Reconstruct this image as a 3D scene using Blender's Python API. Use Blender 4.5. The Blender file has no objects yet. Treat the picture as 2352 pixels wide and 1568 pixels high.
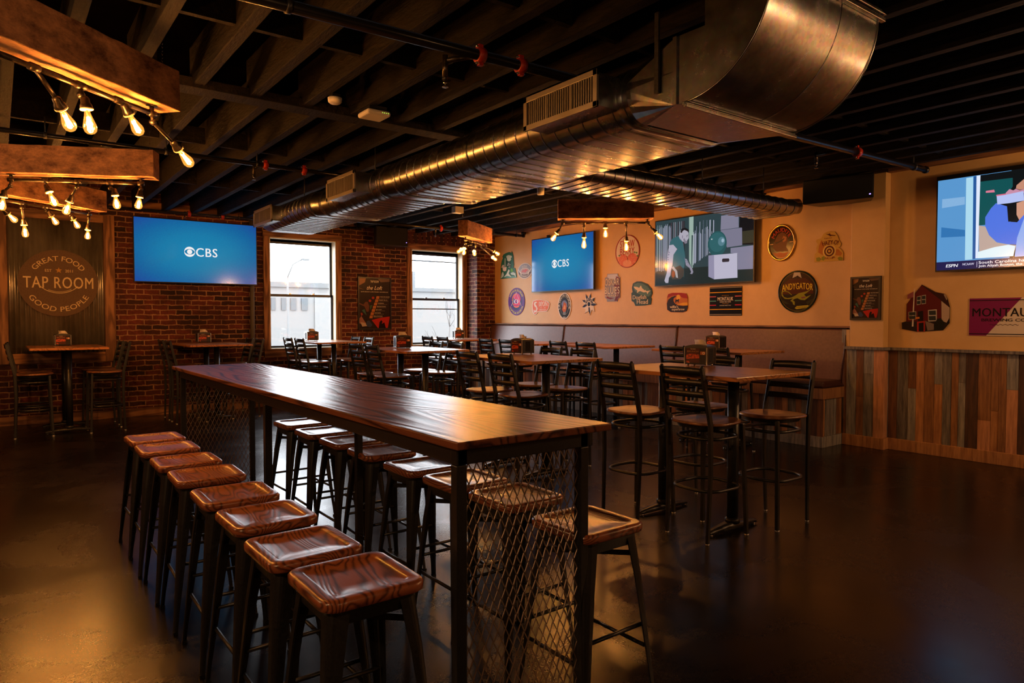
import bpy, math, random
from math import sin, cos, pi, radians, atan2, sqrt, hypot
from mathutils import Vector, Matrix
random.seed(7)
S = bpy.context.scene
COL = S.collection

# ---------------------------------------------------------------- camera
cam_data = bpy.data.cameras.new('camera')
cam_data.sensor_width = 36.0
cam_data.lens = 36.0 * 1577.6 / 2352
cam_data.clip_end = 300
cam = bpy.data.objects.new('camera', cam_data)
COL.objects.link(cam)
cam.location = (0, 0, 1.42)
cam.rotation_euler = (radians(90 - 1.88), 0, -radians(36.93))
S.camera = cam

# ---------------------------------------------------------------- sky, daylight, exposure
S.view_settings.view_transform = 'Standard'
S.view_settings.look = 'None'
S.view_settings.gamma = 1.0
S.view_settings.use_curve_mapping = False
S.view_settings.exposure = 0.0
S.cycles.max_bounces = 8
S.cycles.diffuse_bounces = 4
S.cycles.glossy_bounces = 4
S.cycles.transparent_max_bounces = 12
S.cycles.sample_clamp_indirect = 6.0
S.cycles.use_denoising = True
W = bpy.data.worlds.new('overcast_sky')
S.world = W
W.use_nodes = True
bg = W.node_tree.nodes['Background']
bg.inputs['Color'].default_value = (0.93, 0.97, 1.0, 1)
SKY = 12.5
bg.inputs['Strength'].default_value = SKY
BULB = 55.0         # filament glow
BULB_W = 26.0       # watts of the light inside every bulb
for i, (x0, x1, z0, z1) in enumerate([(3.55, 4.69, .93, 2.75), (6.14, 7.27, .93, 2.71)]):
    ld = bpy.data.lights.new('window_portal', 'AREA')
    ld.shape = 'RECTANGLE'
    ld.size = x1 - x0
    ld.size_y = z1 - z0
    ld.cycles.is_portal = True
    lo = bpy.data.objects.new('window_portal', ld)
    lo.location = ((x0 + x1) / 2, 11.50, (z0 + z1) / 2)
    lo.rotation_euler = (radians(-90), 0, 0)
    COL.objects.link(lo)
WARM = (1.0, .44, .135)
def lamp(name, loc, w, r=.1, col=WARM, parent=None):
    l = bpy.data.lights.new(name, 'POINT'); l.energy = w; l.shadow_soft_size = r; l.color = col
    o = bpy.data.objects.new(name, l); o.location = loc; COL.objects.link(o)
    if parent: o.parent = parent
    return o
# added warm point lights, out of view and without lamp bodies, brighten the room
for p, w in (((6.7, .6, 2.40), 75), ((1.2, -2.2, 2.2), 30), ((-1.6, 1.0, 2.45), 85), ((6.2, -1.6, 2.45), 120), ((-2.0, 5.2, 2.45), 75)):
    lamp('room_fill_light', p, w, .05, (1.0, .51, .21))

# ---------------------------------------------------------------- materials
MATS = {}
def _new(name):
    m = bpy.data.materials.new(name)
    m.use_nodes = True
    nt = m.node_tree
    b = nt.nodes['Principled BSDF']
    MATS[name] = m
    return m, nt, b
def N(nt, kind, **kw):
    n = nt.nodes.new(kind)
    for k, v in kw.items():
        if k in n.inputs: n.inputs[k].default_value = v
        else: setattr(n, k, v)
    return n
def coords(nt, scale=(1, 1, 1), kind='Object', rnd=False, rot=(0, 0, 0)):
    tc = N(nt, 'ShaderNodeTexCoord')
    mp = N(nt, 'ShaderNodeMapping')
    mp.inputs['Scale'].default_value = scale
    mp.inputs['Rotation'].default_value = rot
    src = tc.outputs[kind]
    if rnd:
        oi = N(nt, 'ShaderNodeObjectInfo')
        mul = N(nt, 'ShaderNodeMath', operation='MULTIPLY'); mul.inputs[1].default_value = 37.0
        nt.links.new(oi.outputs['Random'], mul.inputs[0])
        add = N(nt, 'ShaderNodeVectorMath', operation='ADD')
        nt.links.new(src, add.inputs[0]); nt.links.new(mul.outputs[0], add.inputs[1])
        src = add.outputs[0]
    nt.links.new(src, mp.inputs['Vector'])
    return mp.outputs['Vector']
def ramp(nt, fac, stops):
    r = N(nt, 'ShaderNodeValToRGB')
    e = r.color_ramp.elements
    while len(e) < len(stops): e.new(0.5)
    for i, (p, c) in enumerate(stops):
        e[i].position = p
        e[i].color = (*c, 1) if len(c) == 3 else c
    nt.links.new(fac, r.inputs['Fac'])
    return r.outputs['Color']
def bump(nt, b, h, strength, dist=0.01):
    bn = N(nt, 'ShaderNodeBump')
    bn.inputs['Strength'].default_value = strength
    bn.inputs['Distance'].default_value = dist
    nt.links.new(h, bn.inputs['Height'])
    nt.links.new(bn.outputs['Normal'], b.inputs['Normal'])
def plain(name, col, rough=.5, metal=0., spec=.5, emit=None, estr=0., coat=0.):
    if name in MATS: return MATS[name]
    m, nt, b = _new(name)
    b.inputs['Base Color'].default_value = (*col, 1)
    b.inputs['Roughness'].default_value = rough
    b.inputs['Metallic'].default_value = metal
    b.inputs['Specular IOR Level'].default_value = spec
    b.inputs['Coat Weight'].default_value = coat
    if emit:
        b.inputs['Emission Color'].default_value = (*emit, 1)
        b.inputs['Emission Strength'].default_value = estr
    return m
def mottled(name, c1, c2, scale=8, rough=(.4, .6), metal=0., bmp=0., stretch=(1, 1, 1), detail=5, rnd=False, spec=.5, p=(.35, .65), dist=0.01, nr=.65):
    m, nt, b = _new(name)
    v = coords(nt, stretch, rnd=rnd)
    n = N(nt, 'ShaderNodeTexNoise', Scale=scale, Detail=detail, Roughness=nr)
    nt.links.new(v, n.inputs['Vector'])
    c = ramp(nt, n.outputs['Fac'], [(p[0], c1), (p[1], c2)])
    nt.links.new(c, b.inputs['Base Color'])
    mr = N(nt, 'ShaderNodeMapRange')
    mr.inputs['To Min'].default_value, mr.inputs['To Max'].default_value = rough
    nt.links.new(n.outputs['Fac'], mr.inputs['Value'])
    nt.links.new(mr.outputs[0], b.inputs['Roughness'])
    b.inputs['Metallic'].default_value = metal
    b.inputs['Specular IOR Level'].default_value = spec
    if bmp: bump(nt, b, n.outputs['Fac'], bmp, dist)
    return m
def grain(name, dark, light, axis='y', freq=9, across=3.2, along=.45, rough=.3, coat=0., bmp=.15, rnd=True, spec=.5, contrast=(.15, .75), tint=None):
    """oak-like cathedral grain: contour lines of a stretched noise plus fine pores"""
    m, nt, b = _new(name)
    sc = {'x': (along, across, across), 'y': (across, along, across), 'z': (across, across, along)}[axis]
    v = coords(nt, sc, rnd=rnd)
    n = N(nt, 'ShaderNodeTexNoise', Scale=1.0, Detail=2.0, Roughness=.45)
    nt.links.new(v, n.inputs['Vector'])
    mu = N(nt, 'ShaderNodeMath', operation='MULTIPLY'); mu.inputs[1].default_value = freq
    nt.links.new(n.outputs['Fac'], mu.inputs[0])
    fr = N(nt, 'ShaderNodeMath', operation='PINGPONG'); fr.inputs[1].default_value = 0.5
    nt.links.new(mu.outputs[0], fr.inputs[0])
    dbl = N(nt, 'ShaderNodeMath', operation='MULTIPLY'); dbl.inputs[1].default_value = 2.0
    nt.links.new(fr.outputs[0], dbl.inputs[0])
    f = 9.0
    sc2 = {'x': (1.2 * f, 14 * f, 14 * f), 'y': (14 * f, 1.2 * f, 14 * f), 'z': (14 * f, 14 * f, 1.2 * f)}[axis]
    v2 = coords(nt, sc2, rnd=rnd)
    n2 = N(nt, 'ShaderNodeTexNoise', Scale=1.0, Detail=3.0, Roughness=.6)
    nt.links.new(v2, n2.inputs['Vector'])
    mx = N(nt, 'ShaderNodeMath', operation='MULTIPLY_ADD'); mx.inputs[1].default_value = .55
    sub = N(nt, 'ShaderNodeMath', operation='SUBTRACT'); sub.inputs[1].default_value = .30
    nt.links.new(n2.outputs['Fac'], mx.inputs[0]); nt.links.new(dbl.outputs[0], mx.inputs[2])
    nt.links.new(mx.outputs[0], sub.inputs[0])
    c = ramp(nt, sub.outputs[0], [(contrast[0], dark), (contrast[1], light)])
    nt.links.new(c, b.inputs['Base Color'])
    b.inputs['Roughness'].default_value = rough
    b.inputs['Coat Weight'].default_value = coat
    b.inputs['Coat Roughness'].default_value = .20
    b.inputs['Specular IOR Level'].default_value = spec
    if bmp: bump(nt, b, sub.outputs[0], bmp, .003)
    return m
def emit_mat(name, col, s):
    if name in MATS: return MATS[name]
    m = bpy.data.materials.new(name); m.use_nodes = True
    nt = m.node_tree; nt.nodes.clear()
    e = N(nt, 'ShaderNodeEmission'); e.inputs['Color'].default_value = (*col, 1); e.inputs['Strength'].default_value = s
    o = N(nt, 'ShaderNodeOutputMaterial'); nt.links.new(e.outputs[0], o.inputs['Surface'])
    MATS[name] = m
    return m

def srgb(h):
    h = h.lstrip('#'); o = []
    for i in (0, 2, 4):
        c = int(h[i:i + 2], 16) / 255
        o.append(c / 12.92 if c <= .04045 else ((c + .055) / 1.055) ** 2.4)
    return tuple(o)

def brick_mat():
    m, nt, b = _new('old_brick')
    tc = N(nt, 'ShaderNodeTexCoord')
    sp = N(nt, 'ShaderNodeSeparateXYZ'); nt.links.new(tc.outputs['Object'], sp.inputs[0])
    add = N(nt, 'ShaderNodeMath', operation='ADD'); nt.links.new(sp.outputs['X'], add.inputs[0]); nt.links.new(sp.outputs['Y'], add.inputs[1])
    cb = N(nt, 'ShaderNodeCombineXYZ'); nt.links.new(add.outputs[0], cb.inputs['X']); nt.links.new(sp.outputs['Z'], cb.inputs['Y'])
    wob = N(nt, 'ShaderNodeTexNoise', Scale=9.0, Detail=3.0); nt.links.new(tc.outputs['Object'], wob.inputs['Vector'])
    wsub = N(nt, 'ShaderNodeVectorMath', operation='SUBTRACT'); wsub.inputs[1].default_value = (.5, .5, .5)
    nt.links.new(wob.outputs['Color'], wsub.inputs[0])
    wsc = N(nt, 'ShaderNodeVectorMath', operation='SCALE'); wsc.inputs['Scale'].default_value = .034
    nt.links.new(wsub.outputs[0], wsc.inputs[0])
    wad = N(nt, 'ShaderNodeVectorMath', operation='ADD'); nt.links.new(cb.outputs[0], wad.inputs[0]); nt.links.new(wsc.outputs[0], wad.inputs[1])
    br = N(nt, 'ShaderNodeTexBrick')
    br.offset = .5
    br.inputs['Scale'].default_value = 1.0
    br.inputs['Brick Width'].default_value = .215
    br.inputs['Row Height'].default_value = .074
    br.inputs['Mortar Size'].default_value = .0095
    br.inputs['Mortar Smooth'].default_value = .35
    br.inputs['Color1'].default_value = (*srgb('74332b'), 1)
    br.inputs['Color2'].default_value = (*srgb('301715'), 1)
    br.inputs['Mortar'].default_value = (*srgb('a98468'), 1)
    nt.links.new(wad.outputs[0], br.inputs['Vector'])
    n1 = N(nt, 'ShaderNodeTexNoise', Scale=2.2, Detail=6.0, Roughness=.7); nt.links.new(tc.outputs['Object'], n1.inputs['Vector'])
    n2 = N(nt, 'ShaderNodeTexNoise', Scale=38.0, Detail=4.0, Roughness=.7); nt.links.new(tc.outputs['Object'], n2.inputs['Vector'])
    stain = ramp(nt, n1.outputs['Fac'], [(.38, (.42, .38, .36)), (.62, (1.15, 1.1, 1.05))])
    fine = ramp(nt, n2.outputs['Fac'], [(.30, (.62, .6, .58)), (.65, (1.1, 1.1, 1.1))])
    m1 = N(nt, 'ShaderNodeMix', data_type='RGBA', blend_type='MULTIPLY'); m1.inputs['Factor'].default_value = 1
    nt.links.new(br.outputs['Color'], m1.inputs['A']); nt.links.new(stain, m1.inputs['B'])
    m2 = N(nt, 'ShaderNodeMix', data_type='RGBA', blend_type='MULTIPLY'); m2.inputs['Factor'].default_value = 1
    nt.links.new(m1.outputs['Result'], m2.inputs['A']); nt.links.new(fine, m2.inputs['B'])
    nt.links.new(m2.outputs['Result'], b.inputs['Base Color'])
    b.inputs['Roughness'].default_value = .72
    b.inputs['Specular IOR Level'].default_value = .35
    inv = N(nt, 'ShaderNodeMath', operation='MULTIPLY_ADD'); inv.inputs[1].default_value = -1.0; inv.inputs[2].default_value = 1.0
    nt.links.new(br.outputs['Fac'], inv.inputs[0])
    hh = N(nt, 'ShaderNodeMath', operation='MULTIPLY_ADD'); hh.inputs[1].default_value = .5
    nt.links.new(n2.outputs['Fac'], hh.inputs[0]); nt.links.new(inv.outputs[0], hh.inputs[2])
    bump(nt, b, hh.outputs[0], .9, .012)
    return m

def floor_mat():
    m, nt, b = _new('sealed_concrete')
    v = coords(nt)
    n1 = N(nt, 'ShaderNodeTexNoise', Scale=.9, Detail=7.0, Roughness=.62, Distortion=.6); nt.links.new(v, n1.inputs['Vector'])
    n2 = N(nt, 'ShaderNodeTexNoise', Scale=130.0, Detail=2.0, Roughness=.6); nt.links.new(v, n2.inputs['Vector'])
    mx = N(nt, 'ShaderNodeMath', operation='MULTIPLY_ADD'); mx.inputs[1].default_value = .18
    nt.links.new(n2.outputs['Fac'], mx.inputs[0]); nt.links.new(n1.outputs['Fac'], mx.inputs[2])
    c = ramp(nt, mx.outputs[0], [(.50, (.0025, .0016, .0015)), (.64, (.006, .004, .0033)), (.82, (.022, .014, .010))])
    nt.links.new(c, b.inputs['Base Color'])
    mr = N(nt, 'ShaderNodeMapRange')
    mr.inputs['From Min'].default_value = .35; mr.inputs['From Max'].default_value = .85
    mr.inputs['To Min'].default_value = .17; mr.inputs['To Max'].default_value = .36
    nt.links.new(mx.outputs[0], mr.inputs['Value']); nt.links.new(mr.outputs[0], b.inputs['Roughness'])
    b.inputs['Specular IOR Level'].default_value = .44
    bump(nt, b, n2.outputs['Fac'], .16, .0005)
    return m

def duct_mat(name='galvanized_steel', base=(.55, .555, .58)):
    m, nt, b = _new(name)
    v = coords(nt)
    vo = N(nt, 'ShaderNodeTexVoronoi', Scale=55.0); nt.links.new(v, vo.inputs['Vector'])
    n = N(nt, 'ShaderNodeTexNoise', Scale=5.0, Detail=6.0, Roughness=.7); nt.links.new(v, n.inputs['Vector'])
    c = ramp(nt, n.outputs['Fac'], [(.35, tuple(x * .62 for x in base)), (.65, base)])
    mm = N(nt, 'ShaderNodeMix', data_type='RGBA', blend_type='MULTIPLY'); mm.inputs['Factor'].default_value = .25
    nt.links.new(c, mm.inputs['A']); nt.links.new(vo.outputs['Color'], mm.inputs['B'])
    nt.links.new(mm.outputs['Result'], b.inputs['Base Color'])
    b.inputs['Metallic'].default_value = 1.0
    mr = N(nt, 'ShaderNodeMapRange'); mr.inputs['To Min'].default_value = .20; mr.inputs['To Max'].default_value = .32
    nt.links.new(n.outputs['Fac'], mr.inputs['Value']); nt.links.new(mr.outputs[0], b.inputs['Roughness'])
    return m

def glass_mat(name, tint, amount=.06, em=None):
    m = bpy.data.materials.new(name); m.use_nodes = True
    nt = m.node_tree; nt.nodes.clear()
    t = N(nt, 'ShaderNodeBsdfTransparent'); t.inputs['Color'].default_value = (*tint, 1)
    g = N(nt, 'ShaderNodeBsdfGlossy'); g.inputs['Roughness'].default_value = .04
    mx = N(nt, 'ShaderNodeMixShader'); mx.inputs[0].default_value = amount
    nt.links.new(t.outputs[0], mx.inputs[1]); nt.links.new(g.outputs[0], mx.inputs[2])
    out = mx.outputs[0]
    if em:
        e = N(nt, 'ShaderNodeEmission'); e.inputs['Color'].default_value = (*em[0], 1); e.inputs['Strength'].default_value = em[1]
        a = N(nt, 'ShaderNodeAddShader'); nt.links.new(out, a.inputs[0]); nt.links.new(e.outputs[0], a.inputs[1]); out = a.outputs[0]
    o = N(nt, 'ShaderNodeOutputMaterial'); nt.links.new(out, o.inputs['Surface'])
    MATS[name] = m
    return m

BRICK = brick_mat(); FLOOR = floor_mat(); DUCT = duct_mat()
TAN = mottled('tan_painted_plaster', srgb('cba267'), srgb('d4ac72'), scale=3.0, rough=(.45, .6), bmp=.0)
DECK = mottled('dark_deck_boards', (.0015, .001, .001), (.003, .002, .002), scale=3, rough=(.7, .9), stretch=(1, 6, 1), spec=.0)
JOIST = mottled('dark_stained_joist', (.0012, .0008, .0006), (.014, .0085, .0062), scale=11, rough=(.6, .85), stretch=(3, .8, 3), bmp=1.0, detail=9, spec=.25, p=(.40, .62), dist=.02)
STEEL = mottled('black_powder_steel', (.006, .0062, .007), (.017, .0175, .019), scale=160, rough=(.30, .44), bmp=.12, dist=.001)
GUN = mottled('gunmetal_steel', (.030, .030, .031), (.060, .060, .062), scale=60, rough=(.32, .5), metal=.6)
RAWPIPE = mottled('dark_iron_pipe', (.050, .038, .028), (.12, .095, .07), scale=40, rough=(.28, .42), metal=.85)
BLACKPIPE = plain('black_painted_pipe', (.012, .011, .012), rough=.22, metal=.2)
CHROME = plain('worn_bright_metal', (.62, .60, .58), rough=.22, metal=1)
LONGTOP = grain('stained_oak_top', (.030, .010, .006), (.170, .056, .027), 'y', freq=24, across=2.4, along=.30, rough=.30, coat=.05, rnd=False, bmp=.35, spec=.22, contrast=(.02, .45))
PUBTOP = grain('brown_oak_top', (.18, .066, .022), (.46, .18, .056), 'y', freq=22, across=3.0, along=.4, rough=.30, coat=.2, bmp=.08, contrast=(.02, .45))
STOOLSEAT = grain('dark_grained_elm_seat', (.085, .025, .012), (.30, .092, .040), 'y', freq=34, across=4.6, along=1.1, rough=.30, coat=.25, bmp=.14, contrast=(.05, .60))
CHAIRSEAT = grain('walnut_stained_seat', (.12, .046, .022), (.27, .115, .052), 'x', freq=6, across=5, along=1.2, rough=.30, coat=.3, bmp=.05)
BEAM = mottled('reclaimed_beam_wood', (.10, .032, .014), (.80, .38, .17), scale=8, rough=(.6, .85), stretch=(.6, 1.6, 1.0), bmp=.8, detail=12, rnd=True, p=(.36, .66), nr=.80)
CEDAR = grain('rough_cedar_casing', (.13, .052, .022), (.36, .17, .075), 'z', freq=5, across=7, along=.8, rough=.65, bmp=.3)
CEDARX = grain('rough_cedar_board', (.13, .052, .022), (.36, .17, .075), 'x', freq=5, across=7, along=.8, rough=.65, bmp=.3)
CEDARY = grain('rough_ledger_board', (.09, .036, .018), (.25, .11, .05), 'y', freq=5, across=7, along=.8, rough=.7, bmp=.4)
PALEWOOD = plain('pale_jamb_paint', (.62, .52, .36), rough=.5)
VINYL = mottled('brown_vinyl', (.115, .050, .042), (.150, .068, .056), scale=30, rough=(.34, .44), bmp=.05)
VINYLDARK = plain('dark_piping_vinyl', (.045, .012, .008), rough=.4)
WHITE = plain('off_white_plastic', (.70, .66, .60), rough=.45)
GLIDE = plain('white_nylon_glide', (.75, .72, .68), rough=.35)
RED = plain('red_enamel_coupling', (.42, .030, .012), rough=.3)
BLACK = plain('black_plastic', (.008, .008, .009), rough=.35)
BLACKMATTE = plain('black_grille_cloth', (.006, .006, .006), rough=.85)
PAPER = mottled('napkin_paper', (.62, .50, .40), (.80, .70, .60), scale=30, rough=(.7, .8))
MESHMETAL = plain('bronze_brown_mesh', (.25, .19, .155), rough=.36, metal=.6)
BULBGLASS = glass_mat('amber_bulb_glass', (1.0, .80, .45), .10, ((1.0, .42, .07), .55))
FILAMENT = emit_mat('glowing_filament', (1.0, .44, .13), BULB)
PANE = glass_mat('window_glass', (.97, .98, 1.0), .07)
CORR = mottled('corrugated_tin', (.30, .27, .22), (.60, .55, .47), scale=3, rough=(.25, .4), metal=.8, stretch=(1, 1, .3), detail=7)
PLANKS = [mottled('barn_plank', c1, c2, scale=6, rough=(.6, .8), stretch=(6, 6, .6), bmp=.3, detail=7) for c1, c2 in [
    (srgb('6b4428'), srgb('9a6a40')), (srgb('4a4544'), srgb('857c74')), (srgb('33201a'), srgb('573826')), (srgb('8c5c38'), srgb('bd8654')),
    (srgb('5d5a5a'), srgb('9a938a')), (srgb('553420'), srgb('80532f')), (srgb('9a6848'), srgb('c88f68'))]]

# ---------------------------------------------------------------- mesh helpers
class MB:
    def __init__(s): s.v = []; s.f = []; s.mi = []; s.mats = []; s.sm = []
    def m(s, mat):
        if mat not in s.mats: s.mats.append(mat)
        return s.mats.index(mat)
    def add(s, vs, fs, mat=None, smooth=False):
        o = len(s.v); s.v.extend([tuple(a) for a in vs])
        k = s.m(mat) if mat else 0
        for f in fs:
            s.f.append([i + o for i in f]); s.mi.append(k); s.sm.append(smooth)
        return s
    def box(s, x0, x1, y0, y1, z0, z1, mat=None, M=None):
        vs = [(x, y, z) for x in (x0, x1) for y in (y0, y1) for z in (z0, z1)]
        if M is not None: vs = [M @ Vector(a) for a in vs]
        return s.add(vs, [(0, 1, 3, 2), (4, 6, 7, 5), (0, 4, 5, 1), (2, 3, 7, 6), (0, 2, 6, 4), (1, 5, 7, 3)], mat)
    def bar(s, a, b, w, h=None, mat=None, up=(0, 0, 1), w2=None, h2=None):
        """square bar from a to b; w across, h along 'up'"""
        a, b = Vector(a), Vector(b); h = h or w; w2 = w2 or w; h2 = h2 or h
        d = (b - a).normalized(); u = Vector(up)
        if abs(d.dot(u)) > .98: u = Vector((0, 1, 0))
        r = d.cross(u).normalized(); u = r.cross(d).normalized()
        vs = []
        for p, ww, hh in ((a, w, h), (b, w2, h2)):
            for sx, sy in ((-1, -1), (1, -1), (1, 1), (-1, 1)): vs.append(p + r * sx * ww / 2 + u * sy * hh / 2)
        return s.add(vs, [(3, 2, 1, 0), (4, 5, 6, 7), (0, 1, 5, 4), (1, 2, 6, 5), (2, 3, 7, 6), (3, 0, 4, 7)], mat)
    def tube(s, pts, r, n=8, mat=None, closed=False, caps=True, smooth=True, rs=None):
        pts = [Vector(p) for p in pts]; L = len(pts); rings = []; prev = None
        for i, p in enumerate(pts):
            if closed: d = pts[(i + 1) % L] - pts[i - 1]
            else: d = pts[min(i + 1, L - 1)] - pts[max(i - 1, 0)]
            d.normalize()
            if prev is None:
                u = Vector((0, 0, 1)) if abs(d.z) < .9 else Vector((1, 0, 0))
            else: u = prev
            u = (u - d * u.dot(d)).normalized(); prev = u; w = d.cross(u)
            rr = rs[i] if rs else r
            rings.append([p + (u * cos(2 * pi * k / n) + w * sin(2 * pi * k / n)) * rr for k in range(n)])
        vs = [v for g in rings for v in g]; fs = []
        for i in range(L if closed else L - 1):
            j = (i + 1) % L
            for k in range(n): fs.append((i * n + k, i * n + (k + 1) % n, j * n + (k + 1) % n, j * n + k))
        s.add(vs, fs, mat, smooth)
        if caps and not closed:
            o = len(s.v) - len(vs)
            s.f.append([o + k for k in range(n)][::-1]); s.f.append([o + (L - 1) * n + k for k in range(n)])
            k = s.m(mat) if mat else 0
            s.mi += [k, k]; s.sm += [False, False]
        return s
    def lathe(s, prof, c=(0, 0, 0), n=20, mat=None, axis=(0, 0, 1), smooth=True):
        """prof: (r, h) pairs along axis from c"""
        c = Vector(c); ax = Vector(axis).normalized()
        u = Vector((1, 0, 0)) if abs(ax.x) < .9 else Vector((0, 1, 0))
        u = (u - ax * u.dot(ax)).normalized(); w = ax.cross(u)
        vs = []; fs = []
        for r, h in prof:
            for k in range(n): vs.append(c + ax * h + (u * cos(2 * pi * k / n) + w * sin(2 * pi * k / n)) * r)
        for i in range(len(prof) - 1):
            for k in range(n): fs.append((i * n + k, i * n + (k + 1) % n, (i + 1) * n + (k + 1) % n, (i + 1) * n + k))
        if prof[0][0] > 1e-4: fs.append(tuple(range(n))[::-1])
        if prof[-1][0] > 1e-4: fs.append(tuple((len(prof) - 1) * n + k for k in range(n)))
        return s.add(vs, fs, mat, smooth)
    def prism(s, poly, f3, d0, d1, mat=None, side=None):
        """poly (u,v) extruded between depths; f3(u,v,d) -> point"""
        n = len(poly)
        vs = [f3(u, v, d0) for u, v in poly] + [f3(u, v, d1) for u, v in poly]
        s.add(vs, [tuple(range(n, 2 * n)), tuple(range(n))[::-1]], mat)
        vs2 = list(vs)
        s.add(vs2, [(i, (i + 1) % n, n + (i + 1) % n, n + i) for i in range(n)], side or mat)
        return s
    def build(s, name, mat=None, parent=None, bevel=0, seg=2, loc=None, rz=0, smooth_angle=None):
        me = bpy.data.meshes.new(name)
        me.from_pydata(s.v, [], s.f)
        ms = s.mats if s.mats else [mat]
        for m in ms: me.materials.append(m)
        me.polygons.foreach_set('material_index', s.mi)
        me.polygons.foreach_set('use_smooth', s.sm)
        me.update()
        o = bpy.data.objects.new(name, me); COL.objects.link(o)
        if parent: o.parent = parent
        if loc: o.location = loc
        if rz: o.rotation_euler.z = rz
        if bevel:
            b = o.modifiers.new('bevel', 'BEVEL'); b.width = bevel; b.segments = seg; b.limit_method = 'ANGLE'; b.angle_limit = radians(40)
        return o
def fixn(o):
    import bmesh
    bm = bmesh.new(); bm.from_mesh(o.data); bmesh.ops.recalc_face_normals(bm, faces=bm.faces); bm.to_mesh(o.data); bm.free(); return o
def tag(o, label, cat, group=None, kind=None):
    o['label'] = label; o['category'] = cat
    if group: o['group'] = group
    if kind: o['kind'] = kind
    return o
def thing(name, label, cat, loc=(0, 0, 0), rz=0, group=None):
    o = bpy.data.objects.new(name, None); COL.objects.link(o)
    o.empty_display_size = .1; o.location = loc; o.rotation_euler.z = rz
    return tag(o, label, cat, group)
def struct(o, label=None):
    o['kind'] = 'structure'
    if label: o['label'] = label
    return o
def copy_tree(src, parent=None):
    c = src.copy(); COL.objects.link(c)
    if parent: c.parent = parent
    for ch in list(src.children): copy_tree(ch, c)
    return c
def sub(o, label): o['label'] = label; return o

# ---------------------------------------------------------------- flat artwork helpers (u right, v up, d off the wall)
def on_right(yc, zc, X=7.80): return lambda u, v, d=0: (X - d, yc - u, zc + v)
def on_back(xc, zc, Y=11.27): return lambda u, v, d=0: (xc + u, Y - d, zc + v)
def ell(cx, cy, rx, ry, n=40, a0=0, a1=360):
    full = abs(a1 - a0) >= 360
    k = n if full else n + 1
    return [(cx + rx * cos(radians(a0 + (a1 - a0) * i / n)), cy + ry * sin(radians(a0 + (a1 - a0) * i / n))) for i in range(k)]
def ringpoly(mb, f3, cx, cy, rx, ry, t, d, mat, a0=0, a1=360, n=40):
    vs = []; fs = []
    for i in range(n + 1):
        a = radians(a0 + (a1 - a0) * i / n)
        vs.append(f3(cx + rx * cos(a), cy + ry * sin(a), d)); vs.append(f3(cx + (rx - t) * cos(a), cy + (ry - t) * sin(a), d))
    for i in range(n): fs.append((2 * i, 2 * i + 2, 2 * i + 3, 2 * i + 1))
    mb.add(vs, fs, mat)
def P2(mb, f3, pts, d, mat): mb.add([f3(u, v, d) for u, v in pts], [tuple(range(len(pts)))], mat)
def R2(mb, f3, u0, u1, v0, v1, d, mat): P2(mb, f3, [(u0, v0), (u1, v0), (u1, v1), (u0, v1)], d, mat)
_tc = {}
def text2d(txt, bold=.0, space=1.0, shear=0.):
    key = (txt, bold, space, shear)
    if key in _tc: return _tc[key]
    c = bpy.data.curves.new('txt', 'FONT'); c.body = txt; c.size = 1; c.offset = bold; c.resolution_u = 3
    c.space_character = space; c.shear = shear; c.fill_mode = 'BOTH' if False else c.fill_mode
    o = bpy.data.objects.new('txt', c); COL.objects.link(o)
    dg = bpy.context.evaluated_depsgraph_get(); ev = o.evaluated_get(dg); me = bpy.data.meshes.new_from_object(ev)
    vs = [(v.co.x, v.co.y) for v in me.vertices]; fs = [tuple(p.vertices) for p in me.polygons]
    bpy.data.objects.remove(o); bpy.data.curves.remove(c); bpy.data.meshes.remove(me)
    xs = [a for a, b in vs] or [0]; ys = [b for a, b in vs] or [0]
    _tc[key] = (vs, fs, min(xs), max(xs), min(ys), max(ys))
    return _tc[key]
def text(mb, f3, txt, cx, cy, h, d, mat, w=None, bold=.02, space=1.0, shear=0., arc=None, align='c', wave=None):
    """lettering with cap height h centred at (cx,cy); w fits the width; arc=(R,up) bends it round a circle centred below/above"""
    if bold > 0:      # heavier strokes: the same letters laid twice more, a hair to each side
        for q, e in ((-.45, .0001), (.45, .0002)):
            g = lambda u, v, dd, q=q: f3(u + q * bold * h, v, dd)
            text(mb, g, txt, cx, cy, h, d + (e if d > 0 else e), mat, w, 0, space, shear, arc, align, wave)
    vs, fs, x0, x1, y0, y1 = text2d(txt, 0, space, shear)
    cap = text2d('H', 0)[5]
    sy = h / cap; sx = sy if w is None else w / (x1 - x0)
    out = []
    for x, y in vs:
        X = (x - (x0 + x1) / 2) * sx
        if align == 'l': X = (x - x0) * sx
        Y = y * sy - h / 2
        if arc:
            R, up = arc
            if up: a = X / R; out.append(f3(cx + (R + Y) * sin(a), cy + (R + Y) * cos(a) - R, d))
            else: a = X / R; out.append(f3(cx + (R - Y) * sin(a), cy - (R - Y) * cos(a) + R, d))
        else:
            if wave: Y += wave(X)
            out.append(f3(cx + X, cy + Y, d))
    mb.add(out, fs, mat)
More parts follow.
